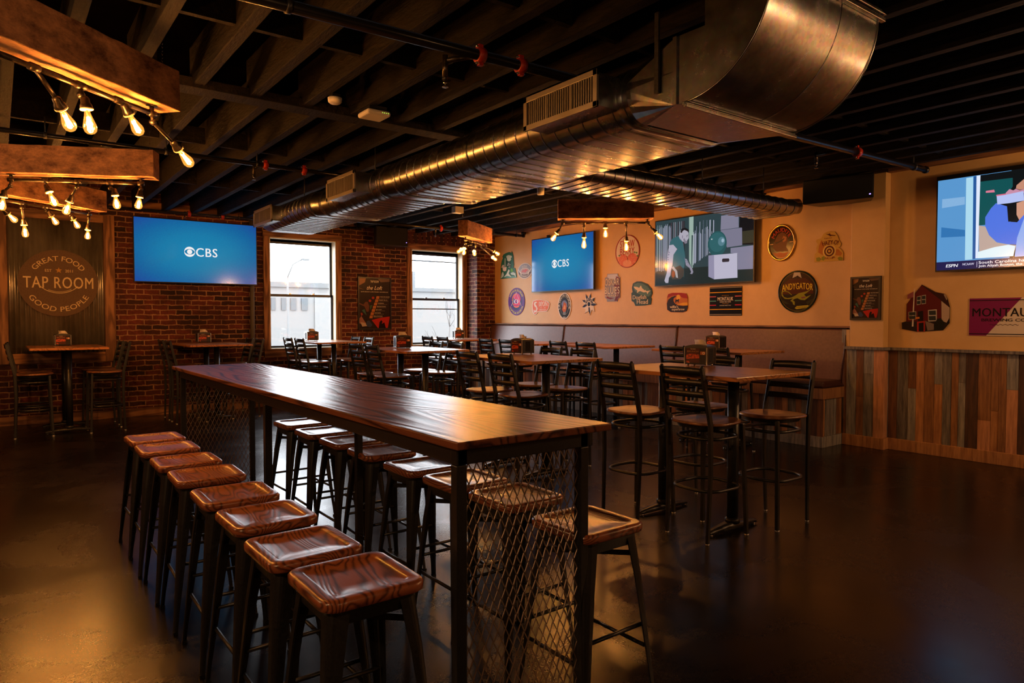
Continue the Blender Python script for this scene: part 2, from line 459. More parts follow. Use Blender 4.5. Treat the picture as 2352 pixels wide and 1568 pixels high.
def etext(mb, f3, txt, cx, cy, rx, ry, a_mid, a_span, h, d, mat, bold=.03, inward=False):
    """lettering along an ellipse; angles in degrees, clockwise reading on top (inward=False) or along the bottom"""
    if bold > 0:
        for q, e in ((-.45, .0001), (.45, .0002)):
            etext(mb, f3, txt, cx, cy, rx, ry, a_mid + q * bold * h / rx * 57.3, a_span, h, d + e, mat, 0, inward)
    vs, fs, x0, x1, y0, y1 = text2d(txt, 0); cap = text2d('H', 0)[5]; out = []
    for x, y in vs:
        t = (x - x0) / (x1 - x0) - .5; Y = (y / cap - .5) * h
        if not inward: a = radians(a_mid - t * a_span); q = Y
        else: a = radians(a_mid + t * a_span); q = -Y
        out.append(f3(cx + (rx + q) * cos(a), cy + (ry + q) * sin(a), d))
    mb.add(out, fs, mat)

# traced outlines of the wall signs and screen pictures, metres from each centre
ART = {
 'green': {'c':(10.483,2.442),'p':{'out':[(-0.264,-0.254),(-0.238,-0.157),(-0.247,-0.039),(-0.229,0.045),(-0.21,0.097),(-0.174,0.137),(-0.192,0.175),(-0.155,0.21),(-0.075,0.23),(0.03,0.243),(0.092,0.222),(0.109,0.254),(0.132,0.214),(0.153,0.166),(0.162,0.082),(0.178,-0.002),(0.162,-0.063),(0.213,-0.068),(0.256,-0.203),(0.264,-0.25)],'w1':[(-0.256,-0.25),(-0.202,-0.137),(-0.165,-0.118),(-0.138,-0.183),(-0.165,-0.214)],'w2':[(-0.139,-0.225),(-0.058,-0.166),(0.013,-0.081),(0.048,-0.109),(0.013,-0.159),(0.101,-0.237),(0.03,-0.213),(-0.04,-0.204)],'w3':[(0.066,-0.157),(0.153,-0.141),(0.223,-0.17),(0.239,-0.244),(0.188,-0.2),(0.101,-0.19)],'w4':[(-0.202,-0.222),(0.013,-0.249),(0.256,-0.25),(0.256,-0.234),(0.03,-0.207),(-0.165,-0.214)],'cup':[(-0.183,-0.032),(-0.054,-0.035),(-0.067,-0.102),(-0.12,-0.115),(-0.174,-0.096)],'hand':[(-0.229,-0.04),(-0.192,0.005),(-0.155,0.014),(-0.12,-0.015),(-0.183,-0.038)],'straw':[(-0.107,0.132),(-0.094,0.129),(-0.097,-0.027),(-0.112,-0.026)],'face':[(-0.058,0.176),(0.013,0.187),(0.109,0.164),(0.114,0.137),(0.083,0.124),(0.092,0.092),(0.039,0.064),(-0.03,0.09),(-0.04,0.127),(-0.061,0.15)],'lime':[(0.074,-0.074),(0.127,-0.072),(0.149,-0.115),(0.135,-0.14),(0.074,-0.131)],'dark':[(-0.075,0.088),(0.066,0.068),(0.092,-0.049),(-0.023,-0.042),(-0.067,-0.008)]}},
 'six': {'c':(9.511,1.631),'p':{'out':[(-0.25,0.05),(-0.226,0.119),(-0.122,0.135),(-0.028,0.127),(0.004,0.137),(0.066,0.117),(0.189,0.103),(0.25,0.06),(0.223,-0.025),(0.167,-0.079),(0.035,-0.085),(-0.087,-0.087),(-0.13,-0.129),(-0.182,-0.137),(-0.226,-0.101),(-0.247,-0.06)],'inn':[(-0.234,0.048),(-0.212,0.109),(-0.122,0.125),(0.004,0.123),(0.189,0.091),(0.232,0.056),(0.205,-0.02),(0.159,-0.069),(-0.098,-0.075),(-0.141,-0.119),(-0.178,-0.125),(-0.226,-0.065)],'S':[(-0.122,0.099),(-0.17,0.095),(-0.199,0.06),(-0.178,0.02),(-0.13,-0.011),(-0.13,-0.051),(-0.17,-0.065),(-0.194,-0.04),(-0.205,-0.06),(-0.178,-0.101),(-0.114,-0.081),(-0.087,-0.026),(-0.114,0.018),(-0.151,0.054),(-0.138,0.077),(-0.098,0.079)]}},
 'oskar': {'c':(7.73,1.915),'p':{'out':[(-0.114,0.222),(0.117,0.214),(0.127,0.174),(0.166,0.153),(0.168,-0.161),(0.12,-0.179),(0.111,-0.222),(-0.118,-0.22),(-0.126,-0.178),(-0.166,-0.157),(-0.168,0.158),(-0.121,0.177)],'red':[(0.076,0.172),(0.128,0.16),(0.159,0.137),(0.159,-0.155),(0.113,-0.174),(0.107,-0.21),(0.044,-0.212),(0.078,-0.149),(0.098,0.0),(0.029,0.024),(0.098,0.071)],'red2':[(-0.155,-0.081),(-0.069,-0.155),(0.044,-0.167),(-0.04,-0.185),(-0.126,-0.163)],'sil':[(-0.1,0.21),(0.104,0.206),(0.111,0.17),(0.042,0.124),(-0.057,0.137),(-0.114,0.17)]}},
 'dog': {'c':(7.113,1.804),'p':{'out':[(-0.201,0.091),(-0.182,0.157),(-0.103,0.185),(-0.013,0.181),(0.114,0.137),(0.196,0.067),(0.212,0.0),(0.179,-0.065),(0.197,-0.085),(0.18,-0.169),(0.066,-0.182),(-0.127,-0.185),(-0.16,-0.129),(-0.206,-0.109),(-0.212,0.012),(-0.187,0.026)],'ova':[(-0.165,0.089),(-0.149,0.143),(-0.077,0.163),(0.013,0.149),(0.115,0.103),(0.178,0.038),(0.184,-0.014),(0.141,-0.05),(0.04,-0.038),(-0.076,-0.0),(-0.141,0.044)],'shark':[(-0.166,0.109),(-0.09,0.101),(-0.051,0.085),(-0.015,0.123),(0.007,0.079),(0.065,0.042),(0.075,0.056),(0.09,0.032),(0.184,0.038),(0.14,0.02),(0.116,-0.016),(0.096,0.018),(0.039,0.014),(-0.025,0.036),(-0.057,0.032),(-0.095,0.004),(-0.089,0.048),(-0.135,0.073)]}},
 'hazy': {'c':(4.213,2.266),'p':{'out':[(-0.174,-0.174),(-0.172,-0.077),(-0.144,-0.056),(-0.153,-0.004),(-0.133,0.034),(-0.159,0.075),(-0.146,0.094),(-0.097,0.101),(-0.065,0.153),(-0.026,0.172),(0.014,0.177),(0.071,0.162),(0.107,0.113),(0.12,0.066),(0.147,0.021),(0.139,-0.013),(0.117,-0.018),(0.153,-0.052),(0.175,-0.084),(0.174,-0.176),(0.005,-0.176)],'shark':[(-0.041,0.15),(-0.008,0.143),(0.011,0.151),(0.02,0.136),(0.056,0.127),(0.087,0.121),(0.068,0.115),(0.032,0.12),(0.02,0.115),(-0.004,0.13)],'org':[(-0.12,0.017),(-0.088,0.085),(-0.063,0.028),(-0.03,-0.037),(-0.069,-0.097),(-0.127,-0.061)],'hop1':[(-0.151,-0.122),(-0.111,-0.117),(-0.089,-0.142),(-0.109,-0.168),(-0.146,-0.162)],'hop2':[(-0.085,-0.119),(-0.053,-0.109),(-0.04,-0.138),(-0.06,-0.164),(-0.085,-0.15)],'hop3':[(0.107,-0.14),(0.138,-0.127),(0.17,-0.145),(0.166,-0.175),(0.123,-0.172)],'org2':[(0.066,-0.045),(0.114,-0.041),(0.161,-0.091),(0.146,-0.12),(0.083,-0.108)]}},
 'gator': {'c':(4.614,1.679),'p':{'a':[(-0.185,0.085),(-0.149,0.09),(-0.095,0.074),(-0.051,0.036),(-0.059,0.032),(-0.104,0.066),(-0.149,0.08),(-0.176,0.072),(-0.179,0.044),(-0.157,0.01),(-0.112,-0.003),(-0.059,0.003),(-0.007,0.026),(0.036,0.053),(0.079,0.06),(0.13,0.071),(0.181,0.091),(0.176,0.081),(0.139,0.054),(0.105,0.035),(0.131,0.007),(0.165,0.018),(0.194,0.029),(0.165,0.002),(0.115,-0.033),(0.063,-0.028),(0.02,-0.007),(-0.014,-0.014),(-0.041,-0.03),(-0.014,-0.05),(-0.014,-0.091),(-0.036,-0.082),(-0.045,-0.054),(-0.072,-0.037),(-0.041,-0.009),(-0.094,-0.016),(-0.147,-0.011),(-0.189,0.027),(-0.195,0.065)],'reeds1':[(-0.202,-0.014),(-0.129,-0.048),(-0.084,-0.073),(-0.138,-0.073),(-0.192,-0.039)],'reeds2':[(0.132,-0.053),(0.216,-0.019),(0.232,-0.008),(0.208,-0.055),(0.149,-0.086)],'rib':[(-0.013,-0.127),(0.012,-0.103),(0.158,-0.094),(0.167,-0.102),(0.142,-0.125),(0.013,-0.14)],'logo':[(-0.049,0.239),(-0.028,0.307),(0.05,0.304),(0.071,0.233),(0.046,0.246),(0.02,0.268),(-0.01,0.253)],'mag':[(0.063,0.004),(0.114,0.011),(0.131,-0.001),(0.08,-0.012)]}},
 'canoe': {'c':(4.838,2.384),'p':{'a':[(-0.062,-0.012),(-0.024,-0.007),(0.021,0.01),(0.061,0.035),(0.058,0.015),(0.03,-0.003),(-0.014,-0.02),(-0.054,-0.035)],'glow':[(0.03,0.013),(0.047,0.061),(0.092,0.04),(0.085,-0.0),(0.05,-0.021)],'flame':[(-0.095,-0.133),(-0.04,-0.15),(0.005,-0.141),(0.05,-0.153),(0.122,-0.142),(0.087,-0.188),(0.051,-0.21),(-0.021,-0.205),(-0.067,-0.169)],'sky':[(-0.061,0.021),(-0.025,0.084),(0.029,0.107),(0.083,0.082),(0.111,0.006),(0.085,-0.082),(0.122,-0.134),(-0.04,-0.129),(-0.096,-0.067)]}},
 'willie': {'c':(6.438,1.655),'p':{'out':[(-0.188,0.065),(-0.166,0.125),(-0.088,0.141),(0.074,0.136),(0.158,0.123),(0.186,0.071),(0.191,-0.062),(0.169,-0.122),(0.095,-0.142),(-0.114,-0.138),(-0.183,-0.103),(-0.192,-0.012)],'red':[(-0.187,0.069),(-0.166,0.124),(-0.088,0.14),(0.074,0.135),(0.158,0.122),(0.184,0.071),(0.186,0.053),(0.112,0.06),(0.017,0.097),(-0.078,0.1)],'yel':[(0.185,-0.004),(0.185,-0.048),(0.075,-0.042),(-0.019,-0.022),(0.037,-0.019),(0.112,-0.002)],'wave':[(-0.188,-0.012),(-0.165,0.041),(-0.107,0.079),(-0.04,0.095),(0.002,0.079),(-0.03,0.079),(-0.062,0.062),(-0.068,0.024),(-0.039,-0.014),(0.019,-0.042),(0.113,-0.05),(0.189,-0.044),(0.189,-0.066),(0.168,-0.121),(0.095,-0.139),(-0.114,-0.135),(-0.181,-0.1)],'goat':[(-0.035,0.001),(-0.03,0.031),(-0.039,0.049),(-0.02,0.038),(0.014,0.039),(0.025,0.051),(0.041,0.044),(0.029,0.026),(0.03,-0.001),(0.02,0.0),(0.014,0.015),(-0.016,0.015),(-0.022,-0.006)]}},
 'house': {'c':(3.157,1.532),'p':{'out':[(-0.187,0.046),(-0.039,0.248),(0.092,0.167),(0.182,0.145),(0.207,0.093),(0.23,0.008),(0.229,-0.155),(0.171,-0.228),(-0.08,-0.248),(-0.228,-0.22),(-0.231,-0.151),(-0.188,-0.137)],'red':[(-0.183,0.044),(-0.038,0.242),(0.148,0.081),(0.156,-0.162),(-0.183,-0.16)],'roof':[(-0.039,0.25),(0.092,0.167),(0.182,0.145),(0.23,0.008),(0.148,0.084)],'side':[(0.151,0.074),(0.229,0.004),(0.228,-0.103),(0.2,-0.157),(0.158,-0.162)],'dorm':[(0.171,0.139),(0.186,0.143),(0.207,0.09),(0.199,0.08)],'win1':[(-0.085,0.123),(-0.045,0.133),(-0.044,0.042),(-0.084,0.034)],'win2':[(-0.038,0.135),(0.004,0.141),(0.006,0.048),(-0.036,0.042)],'win3':[(0.027,-0.02),(0.11,-0.012),(0.114,-0.133),(0.032,-0.139)],'win4':[(-0.166,-0.037),(-0.087,-0.03),(-0.086,-0.117),(-0.162,-0.123)],'door':[(-0.071,-0.033),(-0.021,-0.026),(-0.019,-0.131),(-0.069,-0.133)],'pole':[(-0.113,0.208),(-0.104,0.208),(-0.112,-0.192),(-0.128,-0.192)],'flag':[(-0.178,0.145),(-0.117,0.181),(-0.115,0.119),(-0.178,0.099)],'low':[(-0.231,-0.151),(-0.184,-0.141),(0.024,-0.131),(0.133,-0.117),(0.218,-0.158),(0.171,-0.228),(-0.08,-0.246),(-0.228,-0.218)],'boxr':[(-0.078,-0.141),(0.002,-0.133),(0.002,-0.246),(-0.076,-0.246)],'boxd':[(-0.06,-0.155),(-0.013,-0.149),(-0.011,-0.244),(-0.058,-0.244)],'rail':[(0.002,-0.133),(0.086,-0.163),(0.087,-0.224),(0.026,-0.234)],'flow':[(-0.163,-0.101),(-0.054,-0.091),(-0.053,-0.109),(-0.162,-0.119)],'bush':[(0.115,-0.111),(0.151,-0.103),(0.184,-0.149),(0.165,-0.222),(0.099,-0.23),(0.092,-0.169)]}},
 'man': {'c':(5.957,2.365),'p':{'corner':[(-0.824,0.474),(0.816,0.445),(0.824,-0.47),(-0.814,-0.474)],'fl':[(-0.813,-0.242),(-0.644,-0.245),(-0.104,-0.238),(0.135,-0.237),(0.586,-0.308),(0.814,-0.307),(0.82,-0.468),(-0.811,-0.47)],'box':[(0.124,-0.091),(0.575,-0.092),(0.581,-0.411),(0.222,-0.416),(0.127,-0.375)],'boxs':[(0.124,-0.091),(0.214,-0.09),(0.222,-0.416),(0.127,-0.375)],'slot':[(0.355,-0.148),(0.445,-0.152),(0.456,-0.166),(0.454,-0.191),(0.441,-0.196),(0.355,-0.196),(0.342,-0.184),(0.344,-0.158)],'crate1':[(0.318,0.418),(0.585,0.418),(0.589,0.235),(0.311,0.232)],'crate2':[(0.315,0.228),(0.639,0.23),(0.644,0.002),(0.413,-0.007),(0.378,0.091),(0.312,0.155)],'crate3':[(0.469,-0.019),(0.806,-0.012),(0.806,-0.31),(0.582,-0.307),(0.577,-0.099),(0.47,-0.084)],'dk':[(0.605,0.451),(0.808,0.446),(0.814,-0.005),(0.646,0.009),(0.639,0.227),(0.596,0.235)],'ol':[(0.646,0.18),(0.808,0.184),(0.81,0.023),(0.646,0.023)],'shirt':[(-0.392,0.219),(-0.437,0.208),(-0.491,0.193),(-0.526,0.157),(-0.546,0.104),(-0.406,0.053),(-0.396,0.037),(-0.464,-0.028),(-0.512,-0.206),(-0.472,-0.239),(-0.432,-0.218),(-0.354,-0.192),(-0.295,-0.242),(-0.276,-0.22),(-0.263,-0.09),(-0.278,-0.004),(-0.298,0.091),(-0.309,0.13),(-0.358,0.173)],'legs':[(-0.513,-0.174),(-0.574,-0.139),(-0.624,-0.151),(-0.644,-0.229),(-0.623,-0.342),(-0.491,-0.356),(-0.274,-0.359),(-0.281,-0.235),(-0.354,-0.2)],'arm':[(-0.546,0.104),(-0.475,0.106),(-0.405,0.037),(-0.469,-0.036),(-0.488,-0.176),(-0.512,-0.253),(-0.521,-0.323),(-0.551,-0.361),(-0.561,-0.432),(-0.586,-0.431),(-0.607,-0.43),(-0.632,-0.397),(-0.592,-0.296),(-0.578,-0.217),(-0.579,-0.091),(-0.57,0.019)],'head':[(-0.349,0.296),(-0.301,0.318),(-0.243,0.301),(-0.209,0.251),(-0.205,0.174),(-0.241,0.132),(-0.279,0.121),(-0.309,0.138),(-0.378,0.214)],'hair':[(-0.344,0.292),(-0.325,0.317),(-0.262,0.322),(-0.209,0.289),(-0.204,0.243),(-0.233,0.273),(-0.281,0.293),(-0.31,0.281),(-0.324,0.255),(-0.349,0.265)],'neck':[(-0.386,0.222),(-0.339,0.249),(-0.299,0.152),(-0.308,0.122),(-0.358,0.165)],'arm2':[(-0.272,-0.104),(-0.238,-0.114),(-0.2,-0.178),(-0.142,-0.251),(-0.124,-0.298),(-0.141,-0.327),(-0.179,-0.321),(-0.16,-0.296),(-0.189,-0.24),(-0.252,-0.198)],'med':[(-0.522,-0.252),(-0.492,-0.207),(-0.423,-0.191),(-0.344,-0.2),(-0.285,-0.258),(-0.289,-0.343),(-0.342,-0.387),(-0.491,-0.384),(-0.521,-0.331)],'pole1':[(-0.206,0.461),(-0.131,0.464),(-0.137,-0.243),(-0.151,-0.243),(-0.137,0.206),(-0.161,0.208),(-0.161,-0.234),(-0.2,-0.14)]}},
 'tv4': {'c':(2.629,2.415),'p':{'corner':[(-0.356,0.41),(0.34,0.402),(0.356,-0.41),(-0.355,-0.405)],'b1':[(-0.352,0.217),(-0.148,0.214),(-0.147,0.138),(-0.353,0.127)],'b2':[(-0.355,-0.066),(-0.142,-0.114),(-0.14,-0.177),(-0.356,-0.169)],'lt':[(-0.14,0.395),(-0.079,0.397),(-0.071,-0.409),(-0.136,-0.411)],'dk':[(-0.076,0.403),(-0.05,0.401),(-0.045,-0.404),(-0.069,-0.407)],'wh':[(-0.05,0.403),(-0.017,0.403),(-0.023,-0.4),(-0.045,-0.401)],'blk':[(-0.017,0.403),(0.34,0.402),(0.348,-0.022),(0.223,-0.079),(0.034,-0.083),(-0.021,-0.083)],'teal':[(-0.016,0.341),(0.25,0.335),(0.252,0.253),(0.127,0.053),(0.043,-0.01),(0.034,-0.083),(-0.021,-0.079)],'slv':[(0.12,0.115),(0.21,0.073),(0.223,-0.073),(0.294,-0.087),(0.348,-0.022),(0.356,-0.41),(0.286,-0.41),(0.299,-0.297),(0.217,-0.284),(0.133,-0.258),(0.068,-0.185),(0.034,-0.095),(0.032,-0.009),(0.079,0.072)],'bot':[(0.124,0.181),(0.197,0.183),(0.339,0.198),(0.346,0.109),(0.23,0.1),(0.131,0.101)],'pnk':[(0.119,0.194),(0.197,0.195),(0.217,0.204),(0.177,0.162),(0.13,0.15)],'han':[(0.197,0.201),(0.227,0.233),(0.258,0.216),(0.278,0.228),(0.309,0.209),(0.343,0.215),(0.344,0.18),(0.249,0.17),(0.197,0.175)],'fac':[(0.282,0.26),(0.341,0.31),(0.343,0.215),(0.308,0.215),(0.278,0.231)],'fac2':[(0.286,0.093),(0.346,0.109),(0.348,-0.022),(0.314,-0.078),(0.288,-0.015)],'skn':[(-0.021,-0.083),(0.034,-0.098),(0.068,-0.187),(0.133,-0.262),(0.217,-0.286),(0.294,-0.3),(0.279,-0.349),(-0.015,-0.344)],'tbl':[(-0.024,-0.34),(0.113,-0.305),(0.227,-0.291),(0.284,-0.308),(0.27,-0.402),(-0.023,-0.402)],'lip':[(0.033,0.244),(0.102,0.246),(0.108,0.22),(0.033,0.225)],'shk':[(0.344,-0.069),(0.349,-0.052),(0.356,-0.41),(0.281,-0.409),(0.297,-0.231)]}},
}

# ================================================================ the room shell
XL, XR, YF, YB, ZT = -3.2, 7.80, -3.0, 11.27, 3.42
def sbox(name, x0, x1, y0, y1, z0, z1, mat, bevel=0):
    return struct(MB().box(x0, x1, y0, y1, z0, z1).build(name, mat, bevel=bevel))
sbox('floor', XL - .3, XR + .3, YF - .3, YB + .3, -.12, 0, FLOOR)
sbox('ceiling', XL - .3, XR + .3, YF - .3, YB + .3, ZT, ZT + .12, DECK)
sbox('wall_left', XL - .2, XL, YF - .3, YB, 0, ZT, plain('dark_far_wall', (.10, .055, .03), .7))
sbox('wall_front', XL, XR, YF - .2, YF, 0, ZT, plain('dark_far_wall', (.10, .055, .03), .7))
sbox('wall_right', XR, XR + .2, YF - .3, YB + .3, 0, ZT, TAN)
W1 = (3.55, 4.69, .93, 2.75); W2 = (6.14, 7.27, .93, 2.71)
mb = MB()
for x0, x1, z0, z1 in [(XL - .2, W1[0], 0, ZT), (W1[0], W1[1], 0, W1[2]), (W1[0], W1[1], W1[3], ZT), (W1[1], W2[0], 0, ZT),
                       (W2[0], W2[1], 0, W2[2]), (W2[0], W2[1], W2[3], ZT), (W2[1], XR, 0, ZT)]:
    mb.box(x0, x1, YB, YB + .26, z0, z1)
mb.box(7.38, XR, 10.93, YB, 0, ZT)
struct(mb.build('wall_back', BRICK), 'exposed red brick wall')
# soldier course over the second window
mb = MB()
for i in range(17):
    a = -.34 + .68 * i / 16
    R = 2.1; cx = 6.705; cz = 2.86 - R
    c = Vector((cx + (R + .10) * sin(a), YB - .004, cz + (R + .10) * cos(a)))
    M = Matrix.Translation(c) @ Matrix.Rotation(a, 4, 'Y')
    mb.box(-.031, .031, 0, .02, -.095, .095, plain('arch_brick_a', srgb('56291f'), .75) if i % 3 else plain('arch_brick_b', srgb('3a1d17'), .75), M)
struct(mb.build('trim_1', bevel=.004), 'arch of upright bricks over the second window')
# painted column at the end of the bench
struct(MB().box(7.69, XR, 3.53, 3.90, 0, 3.0).build('wall_column', TAN, bevel=.006), 'tan painted column between bench and wainscot')

# joists, cross beam, ledger
jx = [.09 + .386 * k for k in range(-8, 20)]
for i, x in enumerate(jx):
    if x < 7.5:
        o = struct(MB().box(x - .035, x + .035, 5.13, YB, 3.0, 3.27).build('ceiling_joist', JOIST, bevel=.006), 'dark rough joist in the rear bay')
for k in range(-8, 21):
    x = .38 + .376 * k
    if x < 7.7:
        o = struct(MB().box(x - .036, x + .036, YF, 5.13, 3.0, 3.27).build('ceiling_joist', JOIST, bevel=.006), 'dark rough joist in the front bay')
struct(MB().box(XL, XR, 5.04, 5.22, 2.985, 3.05).build('ceiling_crossbeam', JOIST, bevel=.004), 'dark steel-clad cross beam under the joists')
mb = MB()
for k in range(-6, 18):
    x = .09 + .386 * k + .193
    for y in (6.9, 9.0):
        mb.box(x - .158, x + .158, y, y + .04, 3.05, 3.2)
for k in range(-6, 19):
    x = .38 + .376 * k + .188
    for y in (.9, 2.9, 4.0): mb.box(x - .152, x + .152, y, y + .04, 3.05, 3.2)
struct(mb.build('ceiling_blocking', JOIST), 'short blocks between the joists')
struct(MB().box(7.72, XR, YF, 3.53, 3.0, 3.13).box(7.72, XR, 3.90, 10.93, 3.0, 3.13).build('trim_2', CEDARY, bevel=.005), 'rough brown ledger board along the top of the tan wall')
struct(MB().box(-1.2, 5.0, YB - .05, YB, 3.0, 3.12).build('trim_3', CEDARX, bevel=.005), 'rough ledger board along the top of the brick wall')

# wainscot of reclaimed planks, cap rail, baseboards
def planks(name, f3, u0, u1, z0, z1, seed, label, th=.018):
    rnd = random.Random(seed); mb = MB(); u = u0; last = -1
    while u < u1 - .01:
        w = min(rnd.choice([.065, .08, .095, .11]), u1 - u)
        z = z0
        cut = rnd.uniform(z0 + .3 * (z1 - z0), z0 + .8 * (z1 - z0)) if rnd.random() < .5 else z1
        for a, b in ((z0, cut), (cut, z1)):
            if b - a < .02: continue
            k = rnd.randrange(len(PLANKS))
            while k == last: k = rnd.randrange(len(PLANKS))
            last = k
            t = th * rnd.uniform(.7, 1.1)
            mb.prism([(u + .0015, a + .001), (u + w - .0015, a + .001), (u + w - .0015, b - .001), (u + .0015, b - .001)], f3, 0, t, PLANKS[k])
        u += w
    return struct(fixn(mb.build(name)), label)
planks('wall_wainscot', lambda u, v, d: (XR - d, u, v), YF, 3.53, .12, 1.08, 3, 'weathered barn plank wainscot below the tan wall')
struct(MB().box(7.69, XR, 3.90, 3.938, 0, 1.30).build('wall_filler', TAN), 'tan filler strip behind the bench end')
planks('wall_wainscot', lambda u, v, d: (7.69 - d, u, v), 3.51, 3.952, .12, 1.08, 11, 'weathered barn planks on the column')
planks('wall_wainscot', lambda u, v, d: (u, 3.53 - d, v), 7.672, 7.80, .12, 1.08, 5, 'weathered barn planks on the near side of the column')
struct(MB().box(7.745, XR, YF, 3.50, 1.08, 1.112).box(7.645, 7.80, 3.485, 3.945, 1.08, 1.112).build('trim_4', PLANKS[1], bevel=.003), 'grey cap rail on the wainscot')
struct(MB().box(7.765, XR, YF, 3.50, 0, .125).build('baseboard_right', PLANKS[3], bevel=.004))
struct(MB().box(7.655, 7.80, 3.495, 3.952, 0, .125).build('baseboard_column', PLANKS[3], bevel=.004))
struct(MB().box(XL, 7.38, YB - .03, YB, 0, .12).build('baseboard_back', CEDARX, bevel=.004))

# windows: casing, jamb, two sashes each with one pane
def window(n, x0, x1, z0, z1, extra):
    t = thing('window_%d' % n, 'double-hung black window in cedar casing', 'window')
    t['kind'] = 'structure'; del t['category']
    c = .09
    mb = MB()
    mb.box(x0 - c, x0, YB - .028, YB, z0 - .13, z1 + .09); mb.box(x1, x1 + c, YB - .028, YB, z0 - .13, z1 + .09)
    mb.build('casing', CEDAR, t, bevel=.003)
    MB().box(x0 - c - .01, x1 + c + .01, YB - .033, YB - .001, z1 + .002, z1 + .095).box(x0 - c, x1 + c, YB - .033, YB - .001, z0 - .135, z0 - .004).build('casing_rail', CEDARX, t, bevel=.003)
    ys = YB + .14
    mb = MB().box(x0, x0 + .018, YB - .02, ys + .1, z0, z1).box(x1 - .018, x1, YB - .02, ys + .1, z0, z1).box(x0, x1, YB - .02, ys + .1, z1 - .018, z1)
    mb.box(x0, x1, YB - .03, ys + .1, z0 - .02, z0 + .012)
    mb.build('jamb', PALEWOOD, t)
    zm = (z0 + z1) / 2 - .03
    for k, (a, b, y) in enumerate(((z0 + .012, zm + .02, ys - .02), (zm - .02, z1 - .018, ys + .02))):
        s = .038; mb = MB()
        mb.box(x0 + .018, x0 + .018 + s, y - .016, y + .016, a, b).box(x1 - .018 - s, x1 - .018, y - .016, y + .016, a, b)
        mb.box(x0 + .018, x1 - .018, y - .016, y + .016, a, a + s).box(x0 + .018, x1 - .018, y - .016, y + .016, b - s, b)
        if k == 1: mb.box(x0 + .018, x1 - .018, y - .016, y + .016, b - .07, b)
        sash = mb.build('sash', BLACK, t)
        MB().box(x0 + .05, x1 - .05, y - .002, y + .002, a + .03, b - .03).build('pane', PANE, sash)
        if k == 0: MB().box(x0 + .35, x0 + .39, y - .03, y, b, b + .015).box(x1 - .39, x1 - .35, y - .03, y, b, b + .015).build('sash_lock', CHROME, sash)
    for z in extra:
        MB().box(x0, x1, ys + .06, ys + .075, z - .01, z + .01).build('storm_bar', BLACK, t)
window(1, *W1, [])
window(2, *W2, [2.52, 1.61])

# conduit beside the first window
tag(fixn(MB().tube([(3.27, YB - .045, .02), (3.27, YB - .045, 2.99)], .035, 12).build('conduit', plain('grey_brown_painted_pipe', (.10, .085, .075), .5))), 'grey painted vertical pipe on the brick beside the left window', 'pipe')

# ---------------------------------------------------------------- world outside the windows
PB = plain('pale_render', (.11, .108, .104), .8); PG = plain('dull_street_glass', (.02, .027, .03), .2); PD = plain('pale_coping', (.07, .073, .073), .7)
t = thing('street_building', 'pale two-storey building with a row of narrow windows, seen through the left window', 'building', (12.0, 33, -4.2))
MB().box(-6.2, 2.6, 0, 8, 0, 7.15).build('facade', PB, t)
MB().box(-6.3, 2.7, -.12, 8.1, 7.15, 7.4).build('coping', PD, t)
for x, xb in ((-1.53, -1.32), (-1.04, -0.82), (-0.59, -0.32), (-0.06, 0.25)):
    w = MB().box(x, xb, -.05, .05, 6.04, 6.63).build('window', PG, t)
MB().box(.6, 1.6, -.06, .0, 0, 6.9).build('pilaster', plain('pale_block', (.122, .12, .115), .8), t)
t = thing('street_building', 'pale flat-roofed block seen through the right window', 'building', (20.5, 35, -4.2))
MB().box(-5.3, 6.5, 0, 8, 0, 7.2).build('facade', PB, t); MB().box(-5.3, 6.6, -.12, 8.1, 7.2, 7.42).build('coping', PD, t)
h = thing('rooftop_unit', 'grey rooftop air unit on the flat roof seen through the right window', 'air unit', (19.8, 38, 3.22))
MB().box(-1.5, 1.2, 0, 2, 0, 1.15).build('housing', plain('grey_unit', (.075, .082, .086), .6), h)
MB().box(-.2, .9, -.05, 0, .1, .95).build('panel', plain('grey_panel', (.07, .08, .085), .6), h)
t = thing('street_lamp', 'slim grey street lamp beyond the left window', 'street lamp', (10.6, 31, -4.2))
fixn(MB().tube([(0, 0, 0), (0, 0, 7.5)], .05, 8).build('pole', PD, t)); fixn(MB().tube([(0, 0, 7.5), (.25, 0, 8.1), (.7, 0, 8.35)], .03, 6).build('arm', PD, t))
MB().box(.65, 1.0, -.08, .08, 8.3, 8.38).build('lamp_head', PD, t)
rnd = random.Random(4); mb = MB()
def twig(p, d, l, r, k):
    q = p + d * l
    mb.tube([p, (p + q) / 2 + Vector((rnd.uniform(-.03, .03), 0, 0)), q], r, 5, rs=[r, r * .8, r * .6])
    if k > 0:
        for i in range(3):
            dd = (d + Vector((rnd.uniform(-.55, .55), rnd.uniform(-.3, .3), rnd.uniform(-.1, .3)))).normalized()
            twig(p + d * l * rnd.uniform(.45, 1), dd, l * rnd.uniform(.55, .8), r * .6, k - 1)
for dx in (-.5, 0, .5): twig(Vector((dx, 0, 0)), Vector((dx * .2, 0, 1)).normalized(), 1.5, .035, 3)
tag(fixn(mb.build('bare_tree', plain('grey_bark', (.05, .044, .04), .8), loc=(12.9, 20, -1.1))), 'bare leafless young tree outside the right window', 'tree')
struct(MB().box(-30, 60, 12, 90, -4.4, -4.2).build('ground', plain('street_grey', (.12, .12, .12), .9)), 'street far below the windows')

